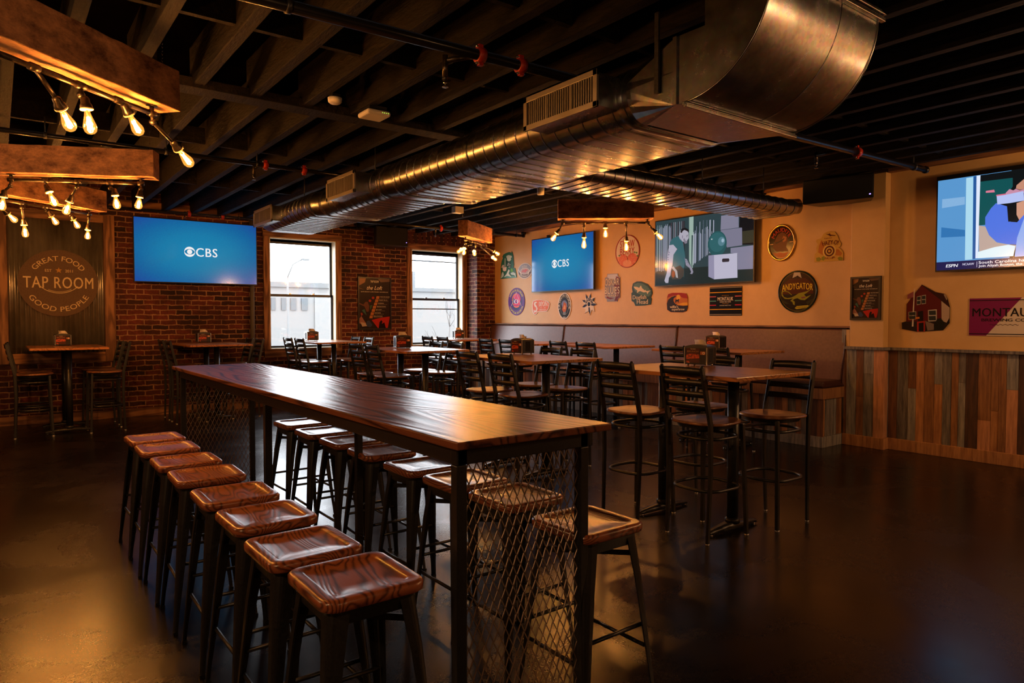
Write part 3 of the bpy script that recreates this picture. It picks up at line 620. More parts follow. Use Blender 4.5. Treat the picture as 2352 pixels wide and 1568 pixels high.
# ================================================================ ducts
def oval_ring(xc, zc, hw, r, y, n=12):
    """flat-oval cross-section: straight half width hw-r, end radius r"""
    pts = []
    for k in range(n + 1):
        a = pi / 2 + pi * k / n; pts.append((xc - (hw - r) + r * cos(a), y, zc + r * sin(a)))
    for k in range(n + 1):
        a = -pi / 2 + pi * k / n; pts.append((xc + (hw - r) + r * cos(a), y, zc + r * sin(a)))
    return pts
def oval_duct(secs, axis='y', n=12):
    mb = MB(); rings = []
    for xc, zc, hw, r, y in secs:
        g = oval_ring(xc, zc, hw, r, y, n)
        if axis == 'x': g = [(b, a, c) for a, b, c in g]
        rings.append(g)
    m = len(rings[0]); vs = [p for g in rings for p in g]; fs = []
    for i in range(len(rings) - 1):
        for k in range(m): fs.append((i * m + k, i * m + (k + 1) % m, (i + 1) * m + (k + 1) % m, (i + 1) * m + k))
    mb.add(vs, fs, DUCT, True)
    mb.add(rings[0], [tuple(range(m))], DUCT); mb.add(rings[-1], [tuple(range(m))[::-1]], DUCT)
    return mb
def seam(xc, zc, hw, r, y0, y1, pitch, axis='y', slant=None):
    mb = MB(); n = 10; m = 2 * (n + 1); slant = slant or pitch
    turns = int((y1 - y0) / pitch) ; pts = []
    base = oval_ring(xc, zc, hw + .002, r + .002, 0, n)
    # perimeter parameter
    per = [0]
    for i in range(1, m + 1):
        a, b = base[i - 1], base[i % m]; per.append(per[-1] + hypot(a[0] - b[0], a[2] - b[2]))
    T = per[-1]
    for t in range(turns):
        for i in range(m):
            p = base[i]; y = y0 + pitch * (t + per[i] / T)
            pts.append((p[0], y, p[2]) if axis == 'y' else (y, p[0], p[2]))
    mb.tube(pts, .0035, 5, DUCT)
    return mb
def collar(xc, zc, hw, r, y, w=.05, axis='y'):
    g = oval_duct([(xc, zc, hw + .006, r + .006, y - w / 2), (xc, zc, hw + .009, r + .009, y), (xc, zc, hw + .006, r + .006, y + w / 2)], axis)
    return g
ZD = 2.655
duct = thing('air_duct', 'large galvanised spiral flat-oval duct stepping down towards the brick wall', 'air duct', (0, 0, 0))
big = (3.235, ZD, .475, .160); mid = (3.13, ZD, .385, .148); sml = (3.06, ZD, .375, .132)
fixn(oval_duct([(*big, 2.62), (*big, 5.42), (*mid, 5.60), ]).build('large_section', None, duct))
fixn(seam(*big, 2.75, 5.40, .125).build('spiral_seam', None, duct))
fixn(oval_duct([(*mid, 5.55), (*mid, 7.05), (*sml, 7.22)]).build('middle_section', None, duct))
fixn(seam(*mid, 5.66, 7.02, .125).build('spiral_seam', None, duct))
fixn(oval_duct([(*sml, 7.18), (*sml, 8.82)]).build('small_section', None, duct))
fixn(seam(*sml, 7.28, 8.78, .125).build('spiral_seam', None, duct))
for q, y in ((big, 2.70), (big, 4.25), (big, 5.38), (mid, 5.64), (mid, 7.02), (sml, 7.26)):
    fixn(collar(*q, y).build('collar', None, duct))
# transition to the rectangular elbow
mb = MB(); n = 12
ovp = oval_ring(*big, 2.64, n)
x0, x1, zb, zt = 2.757, 3.71, 2.495, 2.832
rect = []
for k in range(n + 1):      # left half ring: top -> bottom
    rect.append((x0 + (0 if k not in (0,) else 0), 2.30, zt if k < n / 2 else (zb if k > n / 2 else (zt + zb) / 2)))
for k in range(n + 1):
    rect.append((x1, 2.30, zb if k < n / 2 else (zt if k > n / 2 else (zt + zb) / 2)))
m = len(ovp)
mb.add(ovp + rect, [(k, (k + 1) % m, m + (k + 1) % m, m + k) for k in range(m)], DUCT, False)
fixn(mb.build('transition', None, duct))
# elbow: side profile in (y,z), flat sides, curved outer sheet
prof = [(2.30, zt), (2.30, zb)]
ax_y, ax_z, Ro = 2.245, zb + .485, .485
prof2 = [(2.30, zb)] + [(ax_y - Ro * sin(radians(a)), ax_z - Ro * cos(radians(a))) for a in range(0, 91, 6)] + [(ax_y - Ro, 3.40), (2.123, 3.40), (2.123, zt), (2.30, zt)]
mb = MB()
mb.add([(x0, y, z) for y, z in prof2], [tuple(range(len(prof2)))], DUCT)
mb.add([(x1, y, z) for y, z in prof2], [tuple(range(len(prof2)))[::-1]], DUCT)
k = len(prof2)
mb.add([(x0, y, z) for y, z in prof2] + [(x1, y, z) for y, z in prof2], [(i, (i + 1) % k, k + (i + 1) % k, k + i) for i in range(k - 1)], DUCT, False)
for i_ in range(len(mb.sm) - (k - 1) + 1, len(mb.sm) - 4): mb.sm[i_] = True
o = fixn(mb.build('elbow', None, duct))
# raised standing seams and flanges of the elbow
mb = MB()
for x in (x0, x1):
    pts = [(x, y, z) for y, z in prof2[1:-3]]
    MB().tube(pts, .006, 6, DUCT).build('edge_seam', None, duct)
MB().box(x0 - .02, x1 + .02, 2.225, 2.245, zb - .022, zb).box(x0 - .02, x1 + .02, 2.215, 2.235, zb - .030, zb - .012).build('flange', DUCT, duct, bevel=.004)
MB().box(x0 - .01, x1 + .035, 1.735, 1.760, ax_z - .012, ax_z + .012).box(x0 - .01, x1 + .03, 1.728, 1.762, ax_z + .018, ax_z + .036).build('flange', DUCT, duct, bevel=.004)
MB().box(x0 - .012, x0, 2.285, 2.31, zb, zt).build('side_cleat', DUCT, duct)
MB().box(x0 - .018, x0 - .006, 2.398, 2.424, 2.58, 2.99).build('hanger_strap', GUN, duct)
# crease lines pressed in the curved sheet
mb = MB()
pts = []
for i in range(15):
    a = radians(4 + i * 6); t = i / 14
    pts.append((x0 + (x1 - x0) * (.62 + .0 * t), ax_y - (Ro + .0) * sin(a), ax_z - (Ro + .0) * cos(a)))
mb.tube(pts, .003, 5, DUCT)
mb.build('pressed_crease', None, duct)
# grille boxes
def grille(y0, y1, parent, xs=2.60, xe=2.86, zc=2.66, h=.20):
    z0, z1 = zc - h / 2, zc + h / 2
    b = MB().box(xs + .012, xe, y0 + .012, y1 - .012, z0 + .012, z1 - .012).build('grille_box', DUCT, parent)
    mb = MB(); fr = .032
    mb.box(xs - .004, xs + .012, y0, y1, z0, z0 + fr).box(xs - .004, xs + .012, y0, y1, z1 - fr, z1).box(xs - .004, xs + .012, y0, y0 + fr, z0, z1).box(xs - .004, xs + .012, y1 - fr, y1, z0, z1)
    g = mb.build('vent_grille', plain('grille_face_metal', (.46, .42, .36), .38, .8), parent, bevel=.002)
    k = int((y1 - y0 - 2 * fr) / .019); mb = MB()
    for i in range(1, k):
        y = y0 + fr + (y1 - y0 - 2 * fr) * i / k
        mb.box(xs + .002, xs + .012, y - .0045, y + .0045, z0 + fr, z1 - fr, plain('grille_blade', (.30, .27, .23), .4, .7))
    for f in (.33, .67):
        y = y0 + (y1 - y0) * f
        mb.box(xs - .001, xs + .012, y - .008, y + .008, z0 + fr, z1 - fr, plain('grille_blade', (.30, .27, .23), .4, .7))
    mb.build('louvre', None, g)
    MB().box(xs + .0105, xs + .0135, y0 + fr, y1 - fr, z0 + fr, z1 - fr).build('grille_backing', BLACKMATTE, g)
    mb = MB()
    mb.box(xe - .03, xe + .02, y0, y1, z0 - .006, z0 + .012)
    mb.build('tap_flange', GUN, parent)
grille(2.70, 3.34, duct); grille(5.81, 6.47, duct); grille(8.13, 8.83, duct)
# hanger rods
mb = MB()
for x, y in ((3.2, 4.25), (2.88, 5.97), (2.80, 7.6), (3.3, 7.3)): mb.tube([(x, y, 2.76), (x, y, 3.05)], .005, 6)
mb.build('hanger_rod', GUN, duct)

br = thing('air_duct', 'slimmer spiral oval duct branching off to the tan wall', 'air duct')
BR = (4.475, 2.655, .285, .082)
fixn(oval_duct([(*BR, 3.69), (*BR, 7.10)], 'x').build('branch_section', None, br))
fixn(seam(*BR, 3.74, 7.08, .125, 'x').build('spiral_seam', None, br))
fixn(collar(*BR, 5.35, axis='x').build('collar', None, br)); fixn(collar(*BR, 7.05, axis='x').build('collar', None, br))
fixn(MB().tube([(7.02, 4.50, 2.69), (7.20, 4.47, 2.70), (7.34, 4.44, 2.71), (7.44, 4.40, 2.72)], .088, 16, DUCT).build('round_elbow', None, br))
mb = MB(); mb.tube([(5.5, 4.25, 2.70), (5.5, 4.25, 3.05)], .005, 6); mb.tube([(6.6, 4.30, 2.70), (6.6, 4.30, 3.05)], .005, 6); mb.build('hanger_rod', GUN, br)

# ================================================================ sprinkler pipes
def pipe(label, a, b, r, heads=(), reds=(), hangers=(), mat=None, end=None):
    t = thing('sprinkler_pipe', label, 'pipe')
    fixn(MB().tube([a, b], r, 14).lathe([(0, 0), (r * 1.2, 0), (r * 1.2, .03), (0, .03)], b, 14, None, (1, 0, 0)).build('pipe_run', mat or BLACKPIPE, t))
    y = lambda x: a[1] + (b[1] - a[1]) * (x - a[0]) / (b[0] - a[0])
    z = lambda x: a[2] + (b[2] - a[2]) * (x - a[0]) / (b[0] - a[0])
    for x in reds:
        c = Vector((x, y(x), z(x)))
        mb = MB(); mb.lathe([(r * 1.0, -.022), (r * 1.45, -.022), (r * 1.45, .022), (r * 1.0, .022)], c, 14, RED, (1, 0, 0))
        for s in (-1, 1):
            mb.box(x - .014, x + .014, c.y - .012, c.y + .012, c.z + s * r * 1.5 - .014, c.z + s * r * 1.5 + .014, RED)
            mb.lathe([(.007, -.028), (.007, .028)], (x, c.y + .0, c.z + s * r * 1.55), 6, CHROME, (1, 0, 0))
        fixn(mb.build('red_coupling', None, t))
    for x, dx, dy, dz, drop in heads:
        c = Vector((x, y(x), z(x)))
        mb = MB(); e = c + Vector((dx, dy, dz))
        if abs(dy) + abs(dx) > .01: mb.tube([c, e], r * .5, 8, RAWPIPE)
        mb.tube([e + Vector((0, 0, .03)), e - Vector((0, 0, drop))], r * .55, 8, RAWPIPE)
        mb.lathe([(r * .55, 0), (.018, -.008), (.010, -.03), (.012, -.032)], e - Vector((0, 0, drop)), 10, CHROME)
        mb.lathe([(.003, -.032), (.003, -.05), (.018, -.052), (.018, -.055), (0, -.055)], e - Vector((0, 0, drop)), 10, CHROME)
        fixn(mb.build('sprinkler_head', None, t))
    for x in hangers:
        c = Vector((x, y(x), z(x)))
        mb = MB(); mb.lathe([(r * 1.0, -.012), (r * 1.22, -.012), (r * 1.22, .012), (r * 1.0, .012)], c, 14, GUN, (1, 0, 0))
        mb.tube([c + Vector((0, 0, r)), (x, c.y, 3.05)], .005, 6, GUN)
        fixn(mb.build('pipe_hanger', None, t))
    return t
pipe('thick black sprinkler pipe running across the front of the ceiling above the large duct', (-1.0, 3.36, 2.90), (7.42, 3.04, 2.905), .030,
     heads=[(2.21, -.20, .05, -.06, .09), (6.0, 0, .28, 0, .06)], reds=[2.21, 2.49, 6.17], hangers=[1.137, 4.5, 7.2])
pipe('thin black sprinkler pipe crossing behind the first string of bulbs', (-2.0, 6.72, 2.90), (4.2, 6.78, 2.90), .022,
     heads=[(2.11, -.11, 0, -.04, .06)], reds=[2.11, 2.49], hangers=[.35, 1.24, 2.03])
pipe('black sprinkler pipe running close along the top of the brick wall', (-2.0, 11.12, 3.04 - .06), (5.0, 11.12, 2.985), .022,
     heads=[(2.28, 0, 0, 0, .025)], reds=[2.34, 2.81], hangers=[1.2, 3.05])
pipe('black sprinkler pipe ending at the far corner of the tan wall', (4.0, 9.72, 2.90), (7.55, 9.72, 2.90), .026,
     heads=[(5.75, 0, 0, 0, .08)], reds=[5.85], hangers=[6.9, 7.4])

# ================================================================ small ceiling devices
t = thing('access_point', 'white square wireless access point under the joists', 'access point', (2.31, 4.80, 2.955))
o = MB().box(-.095, .095, -.095, .095, -.022, .018).build('body', WHITE, t, bevel=.018, seg=3)
MB().box(-.07, .07, -.07, .07, .018, .05).build('mount', BLACK, t)
mb = MB()
for i in range(4): mb.box(.02 + i * .016, .026 + i * .016, -.097, -.094, -.004, .001)
mb.build('status_light', emit_mat('green_yellow_led', (.6, 1, .1), 1.0), t)
t = thing('smoke_detector', 'small white smoke detector left of the access point', 'smoke detector', (1.95, 4.68, 2.96))
fixn(MB().lathe([(0, -.018), (.035, -.018), (.047, -.008), (.050, .02), (0, .02)], (0, 0, 0), 20).build('body', WHITE, t)); MB().box(-.03, .03, -.03, .03, .02, .045).build('mount', BLACK, t)
t = thing('ceiling_sensor', 'small white ceiling sensor near the hanging beam by the tan wall', 'sensor', (5.19, 6.34, 2.93)); fixn(MB().lathe([(0, -.04), (.04, -.04), (.045, .06), (0, .06)], (0, 0, 0), 18).build('body', WHITE, t)); fixn(MB().tube([(.04, 0, .0), (.12, -.05, -.03), (.2, -.1, 0)], .003, 5).build('cable', BLACK, t))
t = thing('junction_box', 'small white box on the joist above the foreshortened hanging beam', 'box', (5.21, 8.2, 2.93)); MB().box(-.07, .07, -.05, .05, -.03, .06).build('body', WHITE, t, bevel=.006); fixn(MB().tube([(.07, 0, .0), (.12, .05, -.06), (.2, .2, -.03)], .003, 5).build('cable', BLACK, t))
t = thing('security_camera', 'small black dome camera at the top of the tan wall by the corner', 'camera', (7.745, 9.95, 2.98)); fixn(MB().lathe([(0, -.05), (.03, -.04), (.045, -.01), (.05, .02), (0, .02)], (0, 0, 0), 16).build('dome', plain('glossy_black_dome', (.01, .01, .01), .08), t))

# ================================================================ loudspeakers
def speaker(name, label, loc, rz, w=.62, h=.33, d=.30):
    t = thing(name, label, 'speaker', loc, rz)
    f3 = lambda u, v, e: (e, u, v)
    # wedge cabinet: front (x=-d/2) wide, tapering to the back
    pts = [(-d * .5, -w / 2), (-d * .5, w / 2), (d * .5, w / 2 - .10), (d * .5, -w / 2 + .10)]
    mb = MB(); mb.add([(x, y, -h / 2) for x, y in pts] + [(x, y, h / 2) for x, y in pts], [(0, 1, 2, 3), (7, 6, 5, 4), (0, 4, 5, 1), (1, 5, 6, 2), (2, 6, 7, 3), (3, 7, 4, 0)])
    o = fixn(mb.build('cabinet', BLACK, t, bevel=.012))
    MB().box(-d * .5 - .006, -d * .5, -w / 2 + .015, w / 2 - .015, -h / 2 + .015, h / 2 - .015).build('grille', BLACKMATTE, t)
    MB().box(-d * .5 - .008, -d * .5 - .006, -w / 2 + .03, -w / 2 + .045, -.10, -.09).build('power_light', emit_mat('violet_led', (.3, .2, 1), 4), t)
    MB().box(-.03, .03, -.05, .05, h / 2, h / 2 + .10).build('bracket', BLACK, t)
    return t
t = speaker('loudspeaker', 'black wall speaker on the brick between the two windows', (5.56, 11.02, 2.86), radians(90)); t.rotation_euler.y = 0
t = speaker('loudspeaker', 'large black speaker hung near the tan column', (7.55, 3.95, 2.845), radians(12), .74, .27, .30); t.rotation_euler.x = radians(0)

# ================================================================ pendant beams with bulbs
DUP = {}
def pend(name_label, A, B, hang, bulbs, e0=0.0, e1=0.0, seed=1):
    """A,B: ends of the beam (xy); bulbs: (s_attach, elbow s/z, tip s/z, cross) measured along the beam"""
    A = Vector((*A, 0)); B = Vector((*B, 0)); u = (B - A).normalized(); nrm = Vector((-u.y, u.x, 0)); L = (B - A).length
    t = thing('pendant_beam_light', name_label, 'hanging light', (A.x, A.y, 2.62), atan2(u.y, u.x), 'reclaimed beam lights with filament bulbs')
    r = random.Random(seed)
    # local frame: x along the beam, y across, z up from beam underside
    mb = MB(); n = 14; hw = .075; H = .232; vs = []; fs = []
    for i in range(n + 1):
        x = -e0 + (L + e0 + e1) * i / n; j = lambda: r.uniform(-.003, .003)
        vs += [(x, -hw + j(), 0 + j()), (x, hw + j(), 0 + j()), (x, hw + j(), H + j()), (x, -hw + j(), H + j())]
    for i in range(n):
        for k in range(4): fs.append((4 * i + k, 4 * i + (k + 1) % 4, 4 * i + 4 + (k + 1) % 4, 4 * i + 4 + k))
    fs += [(3, 2, 1, 0), (4 * n, 4 * n + 1, 4 * n + 2, 4 * n + 3)]
    mb.add(vs, fs); fixn(mb.build('beam', BEAM, t, bevel=.006))
    zp = -.045
    s0, s1 = bulbs[0][0], bulbs[-1][0]
    mb = MB(); mb.tube([(s0, 0, zp), (s1, 0, zp)], .0135, 10)
    for s in (s0, s1): mb.tube([(s, 0, zp), (s, 0, .004)], .0125, 10).lathe([(.03, 0), (.03, -.006), (0, -.006)], (s, 0, 0), 14)
    fixn(mb.build('pipe_rail', RAWPIPE, t))
    for s, p1, p2, tip in bulbs:
        a = Vector((s, 0, zp)); q1 = Vector((p1[0], p1[2] if len(p1) > 2 else 0, p1[1] - 2.62)); q2 = Vector((p2[0], p2[2] if len(p2) > 2 else 0, p2[1] - 2.62))
        q3 = Vector((tip[0], tip[2] if len(tip) > 2 else 0, tip[1] - 2.62)); d = (q3 - q2).normalized()
        q3 = q2 + d * max(.09, min(.135, (q3 - q2).length))
        mb = MB(); mb.lathe([(.019, -.024), (.019, .024)], a, 10, None, (1, 0, 0))
        mb.tube([a, q1, q2 - d * .05] if (q1 - a).length > .035 and (q2 - d * .05 - q1).length > .02 else [a, q2 - d * .05], .0105, 8)
        if (q1 - a).length > .035: mb.lathe([(.016, -.012), (.019, 0), (.016, .012)], q1, 8, None, (q2 - q1).normalized())
        arm = fixn(mb.build('arm', RAWPIPE, t))
        fixn(MB().lathe([(.012, -.062), (.020, -.052), (.021, -.030), (.027, -.020), (.029, -.006), (.029, 0), (0, 0)], q2, 14, None, d).build('socket', RAWPIPE, arm))
        bl = (q3 - q2).length + .008
        k = bl / .13
        prof = [(.013, 0), (.0135, .018 * k), (.017, .035 * k), (.024, .060 * k), (.0305, .085 * k), (.031, .098 * k), (.027, .115 * k), (.017, .126 * k), (.004, .130 * k), (0, .1305 * k)]
        bulb = fixn(MB().lathe(prof, q2, 18, None, d).build('bulb', BULBGLASS, t))
        lamp('bulb_light', q2 + d * .075 * k, BULB_W, .018, WARM, t)
        w = d.cross(Vector((0, 1, 0))).normalized(); v = d.cross(w); mb = MB()
        for i in range(6):
            c = cos(i * pi / 3) * w + sin(i * pi / 3) * v
            mb.tube([q2 + d * .040 * k + c * .006, q2 + d * .108 * k + c * .013], .0022, 5)
        fixn(mb.build('filament', FILAMENT, bulb))
        fixn(MB().lathe([(.004, 0), (.005, .035 * k), (.002, .045 * k)], q2, 8, None, d).build('glass_stem', plain('frosty_stem', (.6, .5, .35), .3), bulb))
        fixn(MB().lathe([(.0295, -.004), (.031, 0), (.0295, .004), (.022, .006)], q2, 14, None, d).build('lamp_collar', plain('pale_ceramic_ring', (.75, .62, .38), .4), bulb))
    for s in (.07, L - .05):
        mb = MB(); z = .232
        while z < .43:
            mb.tube([(s, .0, z), (s + .008, 0, z + .012), (s, 0, z + .026), (s - .008, 0, z + .012)], .0022, 5, closed=True)
            mb.tube([(s, .0, z + .02), (s, .008, z + .032), (s, 0, z + .046), (s, -.008, z + .032)], .0022, 5, closed=True)
            z += .04
        fixn(mb.build('chain', CHROME, t))
    return t
u1 = Vector((.769, .639)); R1 = Vector((.834, 4.431))
pend('nearest hanging timber with filament bulbs, top left, its pipe rail angled to the camera', tuple(R1 - u1 * 1.19), tuple(R1), 0, [
    (.115, (.115, 2.53), (.06, 2.44), (.02, 2.36)), (.319, (.33, 2.545), (.478, 2.437, .02), (.556, 2.358, .04)), (.573, (.575, 2.53), (.587, 2.462, -.02), (.601, 2.349, -.03)),
    (.809, (.83, 2.55), (.884, 2.523), (.961, 2.439)), (1.05, (1.056, 2.53), (1.260, 2.427), (1.367, 2.356))], seed=1)
pend('second hanging timber with filament bulbs, level in the view, behind the nearest one', (.054, 7.122), (1.129, 6.574), 0, [
    (.081, (.075, 2.523), (.021, 2.429), (.004, 2.326)), (.338, (.345, 2.53), (.367, 2.48), (.413, 2.372)), (.587, (.58, 2.53), (.52, 2.404), (.486, 2.304)),
    (.835, (.84, 2.53), (.876, 2.467), (.891, 2.362)), (1.081, (1.08, 2.53), (1.068, 2.461), (1.055, 2.366))], seed=2, e0=.03)
pend('lowest-looking hanging timber with filament bulbs, in front of the tin sign panel', (.059, 8.334), (.984, 8.995), 0, [
    (-.03, (-.01, 2.50), (.070, 2.451), (.151, 2.386)), (.204, (.21, 2.53), (.232, 2.36), (.246, 2.246)), (.452, (.47, 2.54), (.526, 2.494), (.587, 2.416)),
    (.722, (.745, 2.53), (.781, 2.493), (.837, 2.411)), (.969, (.965, 2.53), (.952, 2.40), (.945, 2.303))], seed=3, e0=.12)
pend('hanging timber with filament bulbs in front of the tan wall, seen broadside', (5.45, 6.332), (6.337, 5.611), 0, [
    (.062, (.065, 2.551), (-.01, 2.452), (-.069, 2.371)), (.314, (.316, 2.53), (.318, 2.400), (.316, 2.276)), (.567, (.568, 2.55), (.573, 2.515), (.576, 2.406)),
    (.821, (.823, 2.53), (.825, 2.355), (.826, 2.243)), (1.075, (1.082, 2.552), (1.175, 2.459), (1.25, 2.384))], seed=4)
def loc5(x, y, z):
    A = Vector((5.44, 8.424)); u = Vector((.838, .562)).normalized(); d = Vector((x, y)) - A
    uu = (Vector((6.278, 8.986)) - A).normalized()
    return (d.dot(uu), z, -d.x * uu.y + d.y * uu.x)
pend('hanging timber with filament bulbs near the far corner, seen end on', (5.44, 8.424), (6.278, 8.986), 0, [
    (.10, (.11, 2.53), loc5(5.605, 8.723, 2.46), loc5(5.441, 8.608, 2.38)), (.31, (.31, 2.53), loc5(5.506, 8.485, 2.45), loc5(5.457, 8.431, 2.36)),
    (.50, (.50, 2.53), loc5(5.823, 8.70, 2.44), loc5(5.70, 8.50, 2.33)), (.71, (.73, 2.53), loc5(6.348, 8.952, 2.40), loc5(6.30, 8.75, 2.32)),
    (.91, (.92, 2.54), loc5(6.221, 8.744, 2.47), loc5(6.295, 8.708, 2.42))], seed=5)

# ================================================================ long communal table
lt = thing('communal_table', 'long dark-stained oak bar table on a black steel frame with expanded-mesh ends', 'table', (1.352, 3.64, 0))
X0, X1, Y0, Y1, ZT_ = -.305, .312, -1.99, 1.99, 1.067
MB().box(X0, X1, Y0, Y1, ZT_ - .024, ZT_).build('tabletop', LONGTOP, lt, bevel=.004)
fx0, fx1, fy0, fy1 = -.270, .262, -1.93, 1.90
mb = MB()
for x in (fx0 + .02, fx1 - .02): mb.box(x - .018, x + .018, fy0, fy1, .985, ZT_ - .0245)
for y in (fy0 + .018, fy1 - .018): mb.box(fx0, fx1, y - .018, y + .018, .985, ZT_ - .0245)
mb.box(fx1, X1 - .03, fy0, fy0 + .034, .985, ZT_ - .0245)
mb.build('apron', STEEL, lt, bevel=.003)
for x in (fx0 + .018, fx1 - .018):
    for y in (fy0 + .018, -.10, fy1 - .018): MB().box(x - .018, x + .018, y - .018, y + .018, 0, .9845).build('leg', STEEL, lt, bevel=.003)
mb = MB()
for y in (fy0 + .018, fy1 - .018): mb.box(fx0 + .037, fx1 - .037, y - .015, y + .015, .06, .09)
mb.build('stretcher', STEEL, lt, bevel=.002)
def mesh_panel(y):
    """expanded metal: diamonds 30 mm wide, 62 mm high, twisted strands"""
    mb = MB(); x0, x1, z0, z1 = fx0 + .037, fx1 - .037, .09, .984
    w, h = .0305, .0635; nx = int(round((x1 - x0) / w)); w = (x1 - x0) / nx; nz = int(round((z1 - z0) / h)); h = (z1 - z0) / nz
    for j in range(nz):
        for i in range(nx):
            xa = x0 + i * w; za = z0 + j * h
            for (p, q) in (((0, .5), (.5, 1)), ((.5, 1), (1, .5)), ((1, .5), (.5, 0)), ((.5, 0), (0, .5))):
                if p[1] > .6 or q[1] > .6 or True:
                    a = (xa + p[0] * w, y + (.002 if p[1] > .5 else -.002), za + p[1] * h); b = (xa + q[0] * w, y + (.002 if q[1] > .5 else -.002), za + q[1] * h)
                    mb.bar(a, b, .0030, .0030, up=(0, 1, 0))
    mb.build('mesh_panel', MESHMETAL, lt)
mesh_panel(fy0 + .018); mesh_panel(fy1 - .018)

# ================================================================ backless steel stools with wooden seats
def rrect(hx, hy, r, n=6, cx=0, cy=0):
    o = []
    for qx, qy, a0 in ((1, 1, 0), (-1, 1, 90), (-1, -1, 180), (1, -1, 270)):
        for i in range(n + 1):
            a = radians(a0 + 90 * i / n); o.append((cx + qx * (hx - r) + r * cos(a), cy + qy * (hy - r) + r * sin(a)))
    return o
def loops(mb, rings, mat, capb=True, capt=True, smooth=True):
    n = len(rings[0]); vs = [p for g in rings for p in g]; fs = []
    for i in range(len(rings) - 1):
        for k in range(n): fs.append((i * n + k, i * n + (k + 1) % n, (i + 1) * n + (k + 1) % n, (i + 1) * n + k))
    mb.add(vs, fs, mat, smooth)
    if capb: mb.add(rings[0], [tuple(range(n))[::-1]], mat)
    if capt: mb.add(rings[-1], [tuple(range(n))], mat)
def ring3(hx, hy, r, z, n=6): return [(x, y, z) for x, y in rrect(hx, hy, r, n)]
def make_stool():
    t = thing('bar_stool', '', 'stool')
    mb = MB(); z = .68; h = .155
    loops(mb, [ring3(h - .008, h - .003, .040, z - .034), ring3(h - .001, h + .004, .045, z - .029), ring3(h, h + .005, .045, z - .008), ring3(h - .006, h - .001, .042, z - .001), ring3(h - .012, h - .007, .038, z),
               ring3(h - .034, h - .030, .026, z), ring3(h - .040, h - .036, .022, z - .003), ring3(h - .045, h - .041, .020, z - .0055), ring3(.055, .055, .02, z - .0075)], None)
    mb.build('seat', STOOLSEAT, t)
    mb = MB(); zb = z - .034
    loops(mb, [ring3(.128, .130, .03, zb - .045), ring3(.136, .138, .035, zb - .002)], None)
    fixn(mb.build('seat_frame', STEEL, t, bevel=.002))
    for sx in (-1, 1):
        for sy in (-1, 1):
            mb = MB(); rings = []
            for f, wd, cx_, cy_ in ((0, .018, .185, .188), (.12, .020, .179, .182), (.75, .045, .148, .151), (.96, .056, .134, .137), (1.0, .058, .131, .134)):
                zz = (zb - .004) * f; k = 5; out = []; inn = []
                r = wd * .55
                pts = [(-wd, 0)] + [(-r + r * sin(radians(a)), -r + r * cos(radians(a))) for a in range(0, 91, 18)] + [(0, -wd)]
                ins = [(-.006 if i in () else 0) for i in range(1)]
                th = .006
                inner = [(-wd, -th)] + [(-r + (r - th) * sin(radians(a)), -r + (r - th) * cos(radians(a))) for a in range(0, 91, 18)] + [(-th, -wd)]
                ring = pts + inner[::-1]
                rings.append([(sx * (cx_ + a), sy * (cy_ + b), zz) for a, b in ring])
            loops(mb, rings, None, smooth=False)
            leg = fixn(mb.build('leg', STEEL, t))
            MB().box(sx * .175 - .010, sx * .175 + .010, sy * .178 - .010, sy * .178 + .010, -.0, .012).build('foot', BLACK, leg)
    def lx(zz): return .185 + (.134 - .185) * zz / .62 - .016
    for sx in (-1, 1):
        a = lx(.22); o = fixn(MB().tube([(sx * a, -a, .22), (sx * a, a, .22)], .0075, 8).build('rung', STEEL, t))
        if sx < 0: o.data.materials[0] = GUN; sub(o, 'rung worn to bare bright metal')
    for sy in (-1, 1):
        a = lx(.30); fixn(MB().tube([(-a, sy * a, .30), (a, sy * a, .30)], .0075, 8).build('rung', STEEL, t))
    a = lx(.50)
    mb = MB().bar((-a, -a, .565), (a, a, .565), .006, .02).bar((-a, a, .562), (a, -a, .562), .006, .02)
    mb.build('cross_brace', STEEL, t)
    return t
STOOL0 = make_stool(); used = [False]
ordn = ['nearest', 'second nearest', 'third nearest', 'fourth from the front', 'fifth from the front', 'third from the far end', 'second from the far end', 'farthest']
def place_stool(x, y, label, grp, rz):
    o = STOOL0 if not used[0] else copy_tree(STOOL0)
    used[0] = True
    o.location = (x, y, 0); o.rotation_euler.z = rz; o['label'] = label; o['group'] = grp
rnd = random.Random(12)
for i, y in enumerate((1.85, 2.22, 2.645, 3.055, 3.52, 3.93, 4.385, 4.795)):
    place_stool([.820, .800, .812, .806, .800, .792, .785, .788][i], y, 'wooden stool, %s in the row left of the long table' % ordn[i], 'stools on the left side of the long table', rnd.uniform(-.03, .03))
for i, y in enumerate((1.85, 2.31, 2.69, 3.08, 3.55, 3.975, 4.405, 4.87)):
    place_stool([1.735, 1.755, 1.745, 1.735, 1.74, 1.74, 1.735, 1.75][i], y, 'wooden stool, %s in the row right of the long table' % ordn[i], 'stools on the right side of the long table', rnd.uniform(-.03, .03))

